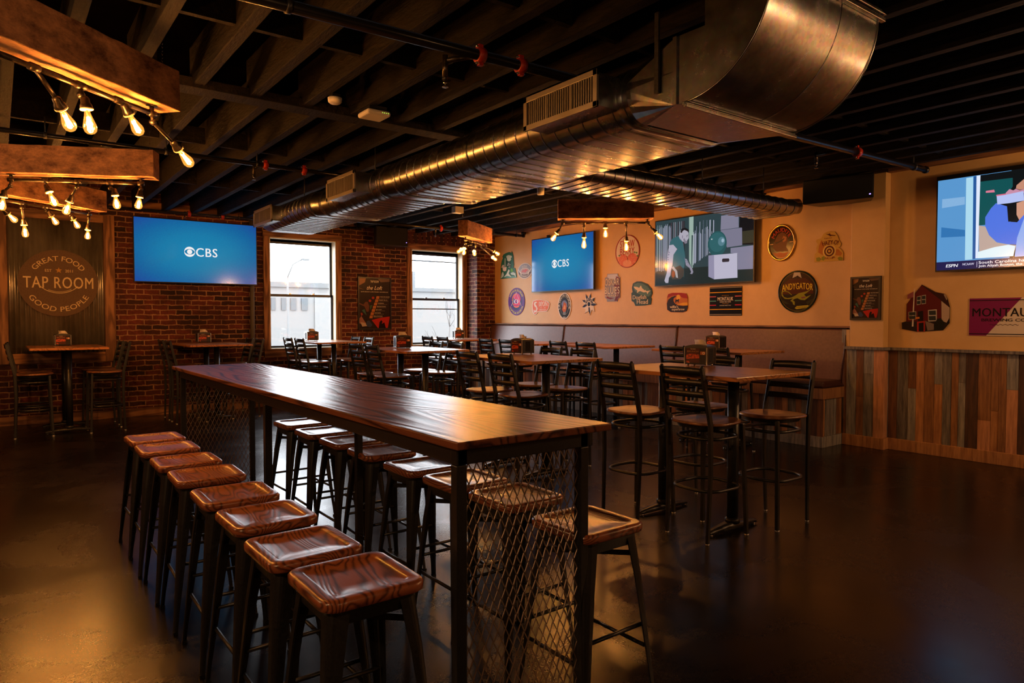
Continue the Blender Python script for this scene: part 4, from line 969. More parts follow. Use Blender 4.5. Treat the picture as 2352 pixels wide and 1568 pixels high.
# ================================================================ ladder-back bar chairs
def make_chair():
    t = thing('bar_chair', '', 'chair')     # faces +x
    mb = MB(); n = 28; rings = []
    def se(hx, hy, z, dish=0):
        o = []
        for i in range(n):
            a = 2 * pi * i / n; c, s_ = cos(a), sin(a); e = 2 / 2.7
            x = hx * abs(c) ** e * (1 if c > 0 else -1); y = hy * abs(s_) ** e * (1 if s_ > 0 else -1)
            y *= 1 - .10 * (x / .2)      # narrows to the front a little
            o.append((x + .0, y, z + (.006 * (x / .2) if dish else 0)))
        return o
    loops(mb, [se(.180, .180, .738), se(.200, .202, .744), se(.205, .208, .752), se(.200, .203, .760), se(.185, .19, .762, 1), se(.12, .13, .756, 1), se(.06, .06, .753, 1)], None)
    mb.build('seat', CHAIRSEAT, t)
    loops(mb := MB(), [se(.165, .165, .715), se(.175, .175, .7375)], None); mb.build('seat_ring', STEEL, t)
    for sy in (-1, 1):
        a, b, c, d = Vector((-.195, sy * .165, 0)), Vector((-.178, sy * .172, .45)), Vector((-.185, sy * .172, .76)), Vector((-.262, sy * .163, 1.115))
        mb = MB(); rings = []
        for p, w1, w2 in ((a, .018, .024), (b, .021, .028), (c, .021, .034), (c * .35 + d * .65, .021, .032), (d, .021, .030)):
            rings.append([(p.x + w2 / 2 * qx, p.y + w1 / 2 * qy, p.z) for qx, qy in ((-1, -1), (1, -1), (1, 1), (-1, 1))])
        loops(mb, rings, None, smooth=False)
        # rounded finial
        for k in range(1): mb.lathe([(.0125, 0), (.012, .006), (.009, .012), (.004, .015), (0, .0155)], (d.x, d.y, d.z - .001), 10)
        leg = fixn(mb.build('rear_leg', STEEL, t, bevel=.004))
        fixn(MB().lathe([(.012, -.0), (.014, .008), (.0, .008)], (a.x, a.y, .0), 10).build('glide', GLIDE, leg)).location.z = 0
        mb = MB(); e, f = Vector((.182, sy * .180, 0)), Vector((.158, sy * .155, .735))
        mb.bar(e, f, .024, .024)
        leg = mb.build('front_leg', STEEL, t, bevel=.003)
        fixn(MB().lathe([(.014, -.0), (.016, .009), (.0, .009)], (e.x, e.y, .0), 10).build('glide', GLIDE, leg))
    for i in range(4):
        zc = .885 + .068 * i if i < 3 else 1.085
        zc = (.870, .945, 1.018, 1.090)[i]; hh = (.040, .040, .041, .046)[i]
        def bx(z): return -.185 - (z - .76) / .355 * .077
        mb = MB(); k = 8; rings = []
        for j in range(k + 1):
            y = -.160 + .320 * j / k; bow = -.022 * (1 - (y / .16) ** 2); up = (.006 * (1 - (y / .16) ** 2)) if i == 3 else 0
            x = bx(zc) + bow
            tl = (hh / 2) * .077 / .355
            rings.append([(x - .004 + tl, y, zc - hh / 2), (x + .004 + tl, y, zc - hh / 2), (x + .004 - tl, y, zc + hh / 2 + up), (x - .004 - tl, y, zc + hh / 2 + up)])
        loops(mb, rings, None)
        fixn(mb.build('back_slat', STEEL, t))
    for z, hx, hy in ((.655, .172, .165), (.325, .184, .176)):
        pts = [(x, y, z) for x, y in rrect(hx, hy, .12, 8)]
        pts = [((x if x > -0.1 else x), y, z) for x, y, z in pts]
        fixn(MB().tube(pts, .0105, 8, closed=True).build('foot_ring', STEEL, t))
    return t
CH0 = make_chair(); cused = [False]
def place_chair(x, y, face, label, grp, jit=0.):
    """x is the rear-leg line, face +1 faces +x, -1 faces -x"""
    o = CH0 if not cused[0] else copy_tree(CH0)
    cused[0] = True
    o.location = (x + face * .195, y, 0); o.rotation_euler.z = (0 if face > 0 else pi) + jit
    o['label'] = label; o['group'] = grp
# ================================================================ pub tables
def make_table():
    t = thing('pub_table', '', 'table')
    MB().box(-.41, .41, -.61, .61, 1.067 - .026, 1.067).build('tabletop', PUBTOP, t, bevel=.003)
    for sy in (-1, 1):
        y = sy * .30
        c = fixn(MB().lathe([(.038, .055), (.038, 1.03)], (0, y, 0), 20).lathe([(.05, .05), (.05, .075), (.04, .085)], (0, y, 0), 20).build('column', STEEL, t))
        mb = MB(); k = 10; rings = []
        for j in range(k + 1):
            x = -.255 + .51 * j / k; q = 1 - abs(x) / .255; w = .022 + .028 * q; h0 = .012 + .012 * q; h1 = .030 + .030 * q ** .7
            rings.append([(x, y - w, h0), (x, y + w, h0), (x, y + w * .7, h1), (x, y - w * .7, h1)])
        loops(mb, rings, None)
        b = fixn(mb.build('base_foot', STEEL, t))
        mb = MB()
        for sx in (-1, 1): mb.lathe([(.016, 0), (.018, .006), (.008, .010), (.008, .02)], (sx * .235, y, 0), 12)
        fixn(mb.build('leveller', CHROME, b))
        MB().box(-.24, .24, y - .03, y + .03, 1.026, 1.0405).build('top_plate', STEEL, t, bevel=.003)
    return t
TB0 = make_table(); tused = [False]
def place_table(x, y, label, sx=1, sy=1):
    o = TB0 if not tused[0] else copy_tree(TB0)
    tused[0] = True
    o.location = (x, y, 0); o['label'] = label; o['group'] = 'high pub tables with black column bases'
    return o
TABLES = [
 ('A', 3.95, 3.08, 'high oak table nearest the camera on the right of the long table'),
 ('B', 3.96, 5.06, 'high oak table between the nearest one and the one under the brick wall poster'),
 ('G', 3.95, 7.22, 'high table standing in front of the poster on the brick wall'),
 ('H', 4.22, 10.55, 'high table under the left window'),
 ('F', 6.60, 10.36, 'high table in the corner by the right window and the end of the bench'),
 ('E', 6.52, 8.15, 'high bench-side table third from the tan column'),
 ('C', 6.58, 6.75, 'high bench-side table second from the tan column'),
 ('D', 6.62, 4.90, 'high bench-side table nearest the tan column'),
 ('I', 2.48, 10.52, 'high table under the blue screen on the brick wall'),
 ('J', .72, 10.50, 'high table below the round sign on the tin panel')]
for k, x, y, l in TABLES: place_table(x, y, l)
near, far = 'nearer', 'farther'
CH = [
 (3.55, 2.835, 1, 'black ladder-back chair nearest the camera, at the left side of the nearest high table'),
 (3.56, 3.45, 1, 'black chair with orange-lit seat, farther one left of the nearest high table'),
 (4.53, 2.745, -1, 'black chair facing the camera, nearer one right of the nearest high table'),
 (4.54, 3.37, -1, 'black chair behind the napkin box, farther one right of the nearest high table'),
 (3.53, 4.78, 1, 'black chair with brown seat, nearer one left of the second high table'),
 (3.53, 5.30, 1, 'black chair with orange-lit seat, farther one left of the second high table'),
 (4.56, 4.98, -1, 'black chair, nearer one right of the second high table'),
 (4.56, 5.48, -1, 'black chair, farther one right of the second high table'),
 (3.52, 7.28, 1, 'black bar chair, nearer one left of the table before the brick wall poster'),
 (3.52, 7.73, 1, 'black bar chair, farther one left of the table before the brick wall poster'),
 (4.60, 7.40, -1, 'pale-seated chair, nearer one right of the table before the brick wall poster'),
 (4.60, 7.88, -1, 'black bar chair, farther one right of the table before the brick wall poster'),
 (3.78, 10.38, 1, 'black bar chair, nearer one left of the table under the left window'),
 (3.78, 10.90, 1, 'black bar chair, farther one left of the table under the left window'),
 (4.83, 10.42, -1, 'black bar chair, nearer one right of the table under the left window'),
 (4.83, 10.92, -1, 'black bar chair, farther one right of the table under the left window'),
 (6.00, 9.82, 1, 'black bar chair, nearer one at the corner table by the right window'),
 (6.00, 10.32, 1, 'black bar chair, farther one at the corner table by the right window'),
 (6.00, 8.04, 1, 'black bar chair, nearer one at the third bench-side table from the column'),
 (6.00, 8.56, 1, 'black bar chair, farther one at the third bench-side table from the column'),
 (6.10, 6.47, 1, 'black bar chair, nearer one at the second bench-side table from the column'),
 (6.10, 7.00, 1, 'black bar chair, farther one at the second bench-side table from the column'),
 (6.10, 4.48, 1, 'black bar chair, nearer one at the bench-side table beside the tan column'),
 (6.10, 5.06, 1, 'black bar chair, farther one at the bench-side table beside the tan column'),
 (1.93, 10.25, 1, 'black bar chair, nearer one left of the table under the big blue screen'),
 (1.93, 10.75, 1, 'black bar chair, farther one left of the table under the big blue screen'),
 (3.05, 10.35, -1, 'black bar chair, nearer one right of the table under the big blue screen'),
 (3.05, 10.85, -1, 'black bar chair, farther one right of the table under the big blue screen'),
 (.16, 10.15, 1, 'black bar chair, nearer one left of the table under the round sign'),
 (.18, 10.72, 1, 'black bar chair, farther one left of the table under the round sign'),
 (1.30, 10.12, -1, 'black bar chair, nearer one right of the table under the round sign'),
 (1.30, 10.70, -1, 'black bar chair, farther one right of the table under the round sign')]
for i, (x, y, f, l) in enumerate(CH): place_chair(x, y, f, l, 'ladder-back bar chairs round the high tables', rnd.uniform(-.03, .03))

# ================================================================ napkin boxes
REDFOOD = mottled('printed_food_red', srgb('5a1408'), srgb('d8572c'), scale=60, rough=(.3, .4), p=(.4, .6))
CREAM = plain('printed_cream', srgb('e8d9c4'), .5)
def make_caddy():
    t = thing('napkin_dispenser', '', 'napkin dispenser')
    hx, hy, z0, z1 = .072, .088, .012, .150
    mb = MB()
    def rings(z, b): return [(hx, -hy, z), (hx, hy, z), (-hx, hy, z), (-hx, -hy, z)]
    mb.box(-hx, hx, -hy, hy, z0, z1)
    mb.build('body', BLACK, t, bevel=.004)
    # arched top cover
    mb = MB(); k = 8; vs = []
    prof = [(-hy - .004 + (2 * hy + .008) * j / k, z1 - .006 + .018 * (1 - (2 * j / k - 1) ** 2)) for j in range(k + 1)]
    poly = prof + [(hy + .004, z1 - .016), (-hy - .004, z1 - .016)]
    mb.prism(poly, lambda u, v, d: (d, u, v), -hx - .006, hx + .006)
    fixn(mb.build('arched_lid', plain('dark_grey_plastic', (.045, .040, .038), .35), t))
    mb = MB()
    for sx in (-1, 1):
        for sy in (-1, 1): mb.box(sx * (hx + .004) - .003, sx * (hx + .004) + .003, sy * hy - .004, sy * hy + .004, z0, z1 - .01)
    mb.build('bright_edge', CHROME, t)
    mb = MB()
    for sx in (-1, 1):
        for sy in (-1, 1): mb.lathe([(.008, 0), (.008, .014)], (sx * .055, sy * .07, 0), 8)
    fixn(mb.build('foot', CHROME, t))
    for sx in (-1, 1):
        f3 = lambda u, v, d: (sx * (hx + .0015 + d), u * (1 if sx > 0 else -1), .081 + v)
        mb = MB(); R2(mb, f3, -.080, .080, -.062, .058, 0, plain('printed_black', (.012, .008, .008), .3))
        R2(mb, f3, -.078, .030, -.055, .056, .0004, plain('printed_maroon', srgb('4a150c'), .3))
        P2(mb, f3, [(-.078, -.030), (.030, -.020), (.028, .006), (.0, .012), (-.05, .010), (-.078, .0)], .0008, REDFOOD)
        P2(mb, f3, [(-.078, -.055), (-.045, -.058), (-.055, -.045), (-.078, -.040)], .0008, REDFOOD)
        R2(mb, f3, .036, .076, .005, .030, .0006, plain('printed_orange', srgb('a85a28'), .4))
        ringpoly(mb, f3, .062, .017, .010, .010, .005, .0010, CREAM, n=16)
        mb.build('printed_card', None, t)
        mb = MB(); text(mb, f3, 'TAP ROOM', -.022, .047, .007, .0010, CREAM, w=.04); text(mb, f3, 'BRUNCH', -.024, .029, .011, .0010, plain('printed_tan', srgb('b5854e'), .5), w=.088, bold=0)
        mb.build('card_lettering', None, t)
    MB().box(-.03, .03, hy, hy + .001, .03, .13).box(-.03, .03, -hy - .001, -hy, .03, .13).build('side_slot', BLACKMATTE, t)
    mb = MB(); k = 6; rr = []
    for j in range(k + 1):
        a = j / k; w = .050 * (1 - .25 * a)
        y0_, z_ = -.01 + .018 * a * a, z1 + .002 + .045 * a
        rr.append([(-w * .25, y0_ - w, z_), (-w * .25 + .004, y0_ + w, z_ + .004 * sin(j)), (-w * .25 + .006, y0_ + w, z_ + .001), (-w * .25 + .002, y0_ - w, z_)])
    loops(mb, rr, None, smooth=True)
    rr = [[(.012 + .01 * j / k, -.045 + .01 * j / k, z1 + .03 * j / k), (.013 + .01 * j / k, .040, z1 + .030 * j / k), (.016 + .01 * j / k, .040, z1 + .03 * j / k), (.015 + .01 * j / k, -.045 + .01 * j / k, z1 + .03 * j / k)] for j in range(k + 1)]
    loops(mb, rr, None)
    fixn(mb.build('napkins', PAPER, t))
    return t
CD0 = make_caddy(); dused = [False]
for x, y, rz, l in [(4.25, 3.29, radians(13), 'napkin dispenser with brunch card on the nearest high table'), (4.22, 5.44, 0, 'napkin dispenser with a pointed napkin on the second high table'),
    (6.86, 5.08, radians(6), 'napkin dispenser on the bench-side table nearest the tan column'), (3.90, 7.38, radians(74), 'napkin dispenser on the table before the brick wall poster'),
    (4.04, 10.72, radians(85), 'napkin dispenser on the table under the left window'), (6.60, 10.38, radians(78), 'napkin dispenser on the corner table by the right window'),
    (2.46, 10.90, radians(90), 'napkin dispenser on the table under the big blue screen'), (.70, 10.80, radians(92), 'napkin dispenser on the table under the round sign')]:
    o = CD0 if not dused[0] else copy_tree(CD0)
    dused[0] = True
    o.location = (x, y, 1.0672); o.rotation_euler.z = rz; o['label'] = l; o['group'] = 'napkin dispensers on the high tables'

# ================================================================ built-in bench
bn = thing('bench', 'long built-in bench with brown vinyl back over barn plank front along the tan wall', 'bench', (7.5, 7.4, 0))
bn2 = bn.location
def L(x, y, z): return (x - 7.5, y - 7.4, z)
def bbox(x0, x1, y0, y1, z0, z1, name, mat, bevel=0): return MB().box(x0 - 7.5, x1 - 7.5, y0 - 7.4, y1 - 7.4, z0, z1).build(name, mat, bn, bevel=bevel)
bbox(7.265, 7.79, 3.99, 10.92, .0, .66, 'carcass', PLANKS[2])
bbox(7.692, 7.788, 3.940, 3.989, 0, 1.30, 'end_board', PLANKS[4])
ysm = [3.94, 6.37, 8.79, 10.92]
for a, b in zip(ysm, ysm[1:]):
    mb = MB(); n = 10; rings = []
    prof = [(7.62, .70), (7.655, .66), (7.785, .66), (7.785, 1.30), (7.745, 1.312), (7.715, 1.295)]
    g = .004
    r1 = [L(x + (.02 if x < 7.7 else 0), a + g, z) for x, z in prof]; r2 = [L(x, a + g + .03, z) for x, z in prof]; r3 = [L(x, b - g - .03, z) for x, z in prof]; r4 = [L(x + (.02 if x < 7.7 else 0), b - g, z) for x, z in prof]
    loops(mb, [r1, r2, r3, r4], None, smooth=False)
    p = fixn(mb.build('back_panel', VINYL, bn, bevel=.012, seg=3))
    for yy in (a + .006, b - .006):
        fixn(MB().tube([L(7.612, yy, .70), L(7.708, yy, 1.292), L(7.745, yy, 1.316)], .008, 8).build('piping', VINYLDARK, p))
    mb = MB().box(7.215 - 7.5, 7.64 - 7.5, a + g - 7.4, b - g - 7.4, .660, .735)
    mb.build('seat_cushion', VINYLDARK, bn, bevel=.022, seg=3)
bbox(7.225, 7.265, 3.945, 10.92, .535, .655, 'fascia_board', PLANKS[0], .003); bbox(7.265, 7.69, 3.945, 3.99, .535, .655, 'fascia_board', PLANKS[0], .003)
bbox(7.235, 7.265, 3.955, 10.92, 0, .12, 'kick_board', PLANKS[4], .003); bbox(7.265, 7.69, 3.955, 3.99, 0, .12, 'kick_board', PLANKS[4], .003)
def bplanks(f3, u0, u1, seed):
    rnd = random.Random(seed); mb = MB(); u = u0
    while u < u1 - .01:
        w = min(rnd.choice([.05, .07, .085, .10]), u1 - u); k = rnd.choice([0, 1, 1, 3, 4, 4, 5, 2])
        mb.prism([(u + .001, .121), (u + w - .001, .121), (u + w - .001, .534), (u + .001, .534)], f3, 0, .014 + rnd.uniform(0, .006), PLANKS[k]); u += w
    fixn(mb.build('plank_front', None, bn))
bplanks(lambda u, v, d: L(7.265 - d, u, v), 3.955, 10.92, 21); bplanks(lambda u, v, d: L(u, 3.99 - d, v), 7.25, 7.69, 22)
bbox(7.70, 7.798, 3.90, 10.92, 1.318, 1.338, 'top_ledge', CEDARY, .002)

# ================================================================ wall signs, posters, screens
def C(h, rough=.35):
    return plain('paint_' + h, srgb(h), rough, spec=.12)
def SC(h, s=1.0):
    return emit_mat('screen_' + h, srgb(h), s)
def sign(label, f3, outline, base, edge=None, th=.008, name='wall_sign'):
    t = thing(name, label, 'sign')
    fixn(MB().prism(outline, f3, .002, th, base, edge or base).build('panel', None, t))
    return t
D1, D2, D3, D4, D5 = .0088, .0096, .0104, .0112, .0120
def art(t, name='picture'):
    mb = MB(); return mb, (lambda label=None: mb.build(name, None, t))
# --- round tap room sign on its tin panel
struct_t = thing('tin_panel', 'corrugated tin panel framed in rough cedar on the brick wall at the far left', 'wall panel', (0, 0, 0))
mb = MB(); n = 20 * 8; x0, x1 = .13, 1.245; vs = []; fs = []
for i in range(n + 1):
    x = x0 + (x1 - x0) * i / n; y = YB - .018 - .009 * (1 - cos(2 * pi * 20 * i / n)) / 2 * 2.3
    vs += [(x, y, .94), (x, y, 2.78)]
for i in range(n): fs.append((2 * i, 2 * i + 2, 2 * i + 3, 2 * i + 1))
mb.add(vs, fs, CORR, True); o = mb.build('corrugated_sheet', None, struct_t)
sm = o.modifiers.new('thickness', 'SOLIDIFY'); sm.thickness = .002
for a, b in ((.0, .135), (1.24, 1.375)): MB().box(a, b, YB - .045, YB - .001, .82, 2.88).build('frame_upright', CEDAR, struct_t, bevel=.004)
for a, b in ((.82, .955), (2.77, 2.88)): MB().box(.136, 1.239, YB - .043, YB - .001, a, b).build('frame_rail', CEDARX, struct_t, bevel=.004)
f3 = on_back(.702, 1.907, YB - .036)
CRM = C('d9c49c', .6); BRN = mottled('brown_speckled_board', srgb('4e3a2c'), srgb('66503f'), scale=70, rough=(.7, .8), p=(.3, .5))
t = thing('wall_sign', 'large round brown TAP ROOM sign mounted on the corrugated tin', 'sign')
fixn(MB().prism(ell(0, 0, .463, .452, 72), f3, 0, .022, BRN, C('2c1f18')).build('disc', None, t))
mb = MB(); d = .0232
text(mb, f3, 'TAP ROOM', 0, .008, .150, d, CRM, w=.80, bold=.02, space=1.1)
etext(mb, f3, 'GREAT FOOD', 0, 0, .345, .335, 90, 112, .066, d, CRM, bold=.015)
etext(mb, f3, 'GOOD PEOPLE', 0, 0, .365, .355, 270, 122, .066, d, CRM, bold=.015, inward=True)
text(mb, f3, 'EST', -.118, .168, .036, d, CRM, w=.075, bold=.02); text(mb, f3, '2011', .118, .168, .036, d, CRM, w=.088, bold=.02)
mb.build('lettering', None, t)
mb = MB()
P2(mb, f3, [( (.042 if i % 2 == 0 else .017) * sin(i * pi / 5), .174 + (.042 if i % 2 == 0 else .017) * cos(i * pi / 5)) for i in range(10)], d, C('b98a4a', .6))
ringpoly(mb, f3, 0, .16, .30, .30, .008, d, CRM, 222, 318, 30)
for i in range(19):
    a = radians(243 + i * 3.0); cx, cy = .285 * cos(a), .16 + .285 * sin(a)
    for q in (-1, 1):
        b = a + pi / 2 + q * .6
        P2(mb, f3, [(cx, cy), (cx + .014 * cos(b) - .003 * sin(b), cy + .014 * sin(b) + .003 * cos(b)), (cx + .026 * cos(b), cy + .026 * sin(b)), (cx + .014 * cos(b) + .003 * sin(b), cy + .014 * sin(b) - .003 * cos(b))], d, CRM)
mb.build('star_and_wheat', None, t)

# --- posters
def poster(label, f3, hw, hh):
    t = thing('framed_poster', label, 'poster')
    mb = MB(); b = .022
    for r in ((-hw, hw, -hh, -hh + b), (-hw, hw, hh - b, hh), (-hw, -hw + b, -hh + b, hh - b), (hw - b, hw, -hh + b, hh - b)):
        mb.prism([(r[0], r[2]), (r[1], r[2]), (r[1], r[3]), (r[0], r[3])], f3, .001, .028)
    fixn(mb.build('frame', BLACK, t))
    w, h = hw - b, hh - b; T = {}
    fixn(MB().prism([(-w, -h), (w, -h), (w, h), (-w, h)], f3, .001, .012, plain('poster_dark', srgb('2c211f'), .3, spec=.15)).build('print', None, t))
    S_ = lambda pts: [(x * w, y * h) for x, y in pts]
    mb = MB()
    P2(mb, f3, S_([(-1, 1), (-.55, 1), (-.62, .84), (-1, .70)]), .0126, plain('poster_amber', srgb('8a5528'), .4)); P2(mb, f3, S_([(-1, .62), (-.65, .55), (-1, .60)]), .0126, plain('poster_amber', srgb('8a5528'), .4))
    P2(mb, f3, S_([(.2, 1), (1, 1), (1, .9), (.4, .86)]), .0126, plain('poster_amber2', srgb('5e3d24'), .4))
    P2(mb, f3, S_([(-.2, -.66), (.45, -.56), (1, -.52), (.84, -.98), (.2, -.98)]), .0126, C('b52a20')); P2(mb, f3, S_([(.25, -.98), (.3, -.75), (.42, -.66), (.5, -.72), (.45, -.82), (.62, -.75), (.72, -.98)]), .0132, C('1a0d0f'))
    P2(mb, f3, S_([(-1, -.62), (-.85, -.50), (-.70, -.66), (-.55, -.80), (-.75, -.85), (-1, -.78)]), .0126, C('9a6a60')); P2(mb, f3, S_([(-.92, -.74), (-.6, -.78), (-.5, -.9), (-.8, -.92)]), .0132, C('b9a79a'))
    P2(mb, f3, S_([(-.9, -.38), (-.8, -.37), (-.76, -.45), (-.86, -.5)]), .0126, C('a04038')); P2(mb, f3, S_([(-.5, -.70), (-.35, -.68), (-.15, -.86), (-.3, -.95), (-.6, -.9)]), .0126, C('3b4668'))
    P2(mb, f3, S_([(-1, .03), (-.72, -.05), (-.6, .06), (-.45, .07), (-.35, -.1), (-.38, -.32), (-.52, -.33), (-.65, -.12), (-1, -.02)]), .0126, C('6b4438'))
    P2(mb, f3, S_([(-.82, -.28), (-.65, -.22), (-.52, -.48)]), .0128, C('3f6b66')); P2(mb, f3, S_([(-.3, -.08), (-.15, -.06), (-.28, -.26)]), .0128, C('3f6b4e'))
    P2(mb, f3, [(x * w, y * h) for x, y in ell(-.3, .11, .085, .05, 14)], .0132, C('b0392c')); P2(mb, f3, [(x * w, y * h) for x, y in ell(-.1, .23, .085, .05, 14)], .0132, C('a83a2e'))
    for i in range(7):
        y = .30 - i * .13; x = .12 - i * .073
        P2(mb, f3, S_([(x, y), (x + .20, y), (x + .17, y - .11), (x - .03, y - .11)]), .0132, C('b0713f'))
    mb.build('picture', None, t)
    mb = MB()
    text(mb, f3, 'TAP ROOM', 0, .88 * h, .085 * h, .0134, C('e6dccb'), w=.52 * w, bold=.03)
    text(mb, f3, 'the Loft', 0, .63 * h, .15 * h, .0134, C('efe6d8'), w=1.0 * w, shear=.35, bold=.0)
    text(mb, f3, 'SATURDAY LIVE MUSIC SCHEDULE', 0, .465 * h, .035 * h, .0134, C('e6dccb'), w=1.75 * w, bold=.02)
    for i, s in enumerate(["THE 90'S BAND", 'READY IN 10', 'SUPERBAD', 'NICOLLS ROAD', 'JET CITY', 'HOT DATE', 'MEAN MACHINE']):
        y = .275 - i * .13; x = .36 - i * .073
        text(mb, f3, s, x * w, y * h, .032 * h, .0134, C('e6dccb'), w=len(s) * .048 * w, bold=.03, align='l')
        R2(mb, f3, x * w, (x + .6) * w, (y - .052) * h, (y - .044) * h, .0134, C('9a8f84'))
    mb.build('lettering', None, t)
    return t
poster('framed music schedule poster on the brick wall between the windows', on_back(5.403, 1.693), .322, .465)
poster('framed music schedule poster on the tan column', on_right(3.722, 1.648, 7.69), .165, .24)

# --- tin signs on the tan wall
A_ = ART['green']; f3 = on_right(*A_['c']); p = A_['p']
t = sign('green cut-out sign with a drink and white waves, first sign from the brick corner', f3, p['out'], C('2f6b54'), C('173a2c'))
mb, done = art(t)
for k, c in (('dark', '1d4a3c'), ('w1', 'c9dcd2'), ('w2', 'd8e4da'), ('w3', 'c2d8d0'), ('w4', '5fa39a'), ('cup', 'e3d3c4'), ('hand', 'd9c3b0'), ('straw', 'e9e2d0'), ('face', 'cfe0cf'), ('lime', '5fae2f')): P2(mb, f3, p[k], D1 if k in ('dark', 'w4') else D2, C(c))
ringpoly(mb, f3, .016, .12, .055, .055, .006, D2, C('cfe0cf')); done()
mb, done = art(t, 'lettering')
for s, y, x in (('SEA', .030, .012), ('QUENCH', .000, .016), ('ALE', -.040, .036)): text(mb, f3, s, x, y, .024, D3, C('e6efe2'), w=.03 * len(s) * .62, shear=.2)
done()
f3 = on_right(9.977, 2.303)
t = sign('oval white and grey-blue brewing company sign half behind the smaller blue screen', f3, ell(0, 0, .215, .145), C('d9d2cc'), C('8a8580'), .006)
mb, done = art(t); P2(mb, f3, ell(0, 0, .195, .130), D1 - .002, C('8f98ad')); P2(mb, f3, [(-.19, -.03), (-.13, -.045), (0, -.075), (.13, -.045), (.19, -.03)] + ell(0, 0, .195, .130, 20, -12, -168), D1 - .001, C('6d5a58'))
P2(mb, f3, ell(0, -.005, .135, .060), D1, C('d9d2cc')); P2(mb, f3, ell(0, -.005, .120, .050), D2, C('b8a0a0')); P2(mb, f3, [(-.09, -.02), (-.05, .02), (-.02, .01), (.03, .03), (.09, .01), (.05, -.01), (.02, -.035), (-.03, -.02)], D3, C('c4545a'))
for a in ((-.20, .03, -.10, -.06), (.20, .03, .10, -.06)): P2(mb, f3, [(a[0], a[1]), (a[0] * .93, a[1] + .012), (a[2] * .9, a[3]), (a[2], a[3] - .01)], D3, C('e6e2dc'))
done(); mb, done = art(t, 'lettering'); text(mb, f3, 'KONA', 0, .085, .038, D3, C('e6e2dc'), w=.15, arc=(.3, True)); etext(mb, f3, 'BREWING CO', 0, 0, .165, .102, 270, 105, .030, D3, C('e6e2dc'), inward=True); done()
f3 = on_right(10.231, 1.744)
t = sign('round purple sign with a triangle and an eye', f3, ell(0, 0, .255, .258), C('5a1d86'), C('2a0d40'))
mb, done = art(t); P2(mb, f3, ell(0, -.0, .165, .165), D1, C('1c2066')); P2(mb, f3, ell(.01, .045, .12, .11, 24, -60, 160), D2, C('d9256e')); P2(mb, f3, ell(.02, -.03, .10, .085, 24, -170, 80), D2 + .0002, C('e0286b')); ringpoly(mb, f3, .0, -.02, .11, .095, .018, D3, C('ef7a3c'), 170, 330)
ringpoly(mb, f3, 0, .02, .135, .135, .02, D3, C('ef7a3c'), 95, 185); P2(mb, f3, [(-.155, -.075), (-.145, -.078), (.0, .165), (0, .18)], D4, C('e6c9e8')); P2(mb, f3, [(.155, -.075), (.145, -.078), (.0, .165), (0, .18)], D4, C('e6c9e8'))
P2(mb, f3, [(-.155, -.078), (.155, -.078), (.155, -.070), (-.155, -.070)], D4 - .0002, C('4a3a8e'))
P2(mb, f3, ell(0, 0, .068, .042), D4, C('efe6f4')); P2(mb, f3, ell(.0, 0, .034, .036), D5, C('40208a')); P2(mb, f3, ell(.008, .006, .014, .018), D5 + .0006, C('e2559a')); done()
mb, done = art(t, 'lettering'); etext(mb, f3, 'HOPTICAL ILLUSION', 0, 0, .210, .212, 90, 128, .036, D3, C('f0e26a'), bold=.04); etext(mb, f3, 'HOPTICAL ILLUSION', 0, 0, .212, .214, 270, 128, .036, D3, C('f0e26a'), bold=.04, inward=True); done()
A_ = ART['six']; f3 = on_right(*A_['c']); p = A_['p']
t = sign('orange and white cut-out brewery sign with a swirling initial', f3, p['out'], C('eadfd6'), C('8a7a70'))
mb, done = art(t); P2(mb, f3, p['inn'], D1, C('d8683c')); done(); mb, done = art(t, 'lettering')
P2(mb, f3, p['S'], D2, C('eadfd6')); text(mb, f3, 'IXPOINT', .085, .055, .085, D2, C('eadfd6'), w=.27, bold=.05); text(mb, f3, 'BREWERY', .065, -.048, .030, D2, C('eadfd6'), w=.19, bold=.02); R2(mb, f3, -.02, .03, -.015, -.008, D2, C('eadfd6')); R2(mb, f3, .09, .14, -.015, -.008, D2, C('eadfd6')); done()
f3 = on_right(8.872, 1.642)
t = sign('white-rimmed black oval sign with a blue and orange picture', f3, ell(0, 0, .173, .226), C('dcd8d2'), C('8c8880'))
mb, done = art(t); P2(mb, f3, ell(0, 0, .155, .208), D1, C('15161c')); ringpoly(mb, f3, 0, 0, .112, .155, .003, D2, C('b9b4ac')); P2(mb, f3, ell(0, .0, .108, .151), D2, C('1d2132')); P2(mb, f3, [(-.08, .04), (-.04, .09), (.02, .10), (.07, .06), (.08, -.02), (.03, -.01), (-.05, -.02)], D3, C('6d7fae'))
P2(mb, f3, [(-.06, -.06), (-.03, .02), (-.01, .075), (.02, .05), (.05, .04), (.06, -.03), (.04, -.09), (-.02, -.11)], D4, C('b5603c')); P2(mb, f3, [(-.03, -.05), (0, .02), (.03, .0), (.03, -.06)], D5, C('d99a62')); R2(mb, f3, -.035, .035, -.15, -.09, D3, C('7b8792')); R2(mb, f3, -.03, .03, -.198, -.186, D4, C('dcd8d2')); done()
mb, done = art(t, 'lettering'); etext(mb, f3, 'LA FIN DU MONDE', 0, 0, .133, .183, 90, 215, .038, D3, C('e6e0d4'), bold=.03); done()
f3 = on_right(8.263, 1.663)
o_ = []
for i in range(9):
    a = 90 - i * 40
    o_ += [(.185 * cos(radians(a - 14)), .185 * sin(radians(a - 14))), (.135 * cos(radians(a - 6)), .135 * sin(radians(a - 6))), (.120 * cos(radians(a - 24)), .120 * sin(radians(a - 24)))][:2] + [(.115 * cos(radians(a - 26)), .115 * sin(radians(a - 26)))]
t = sign('navy and white pinwheel-shaped sign', f3, o_, C('d9cfc4'), C('6d6660'))
mb, done = art(t)
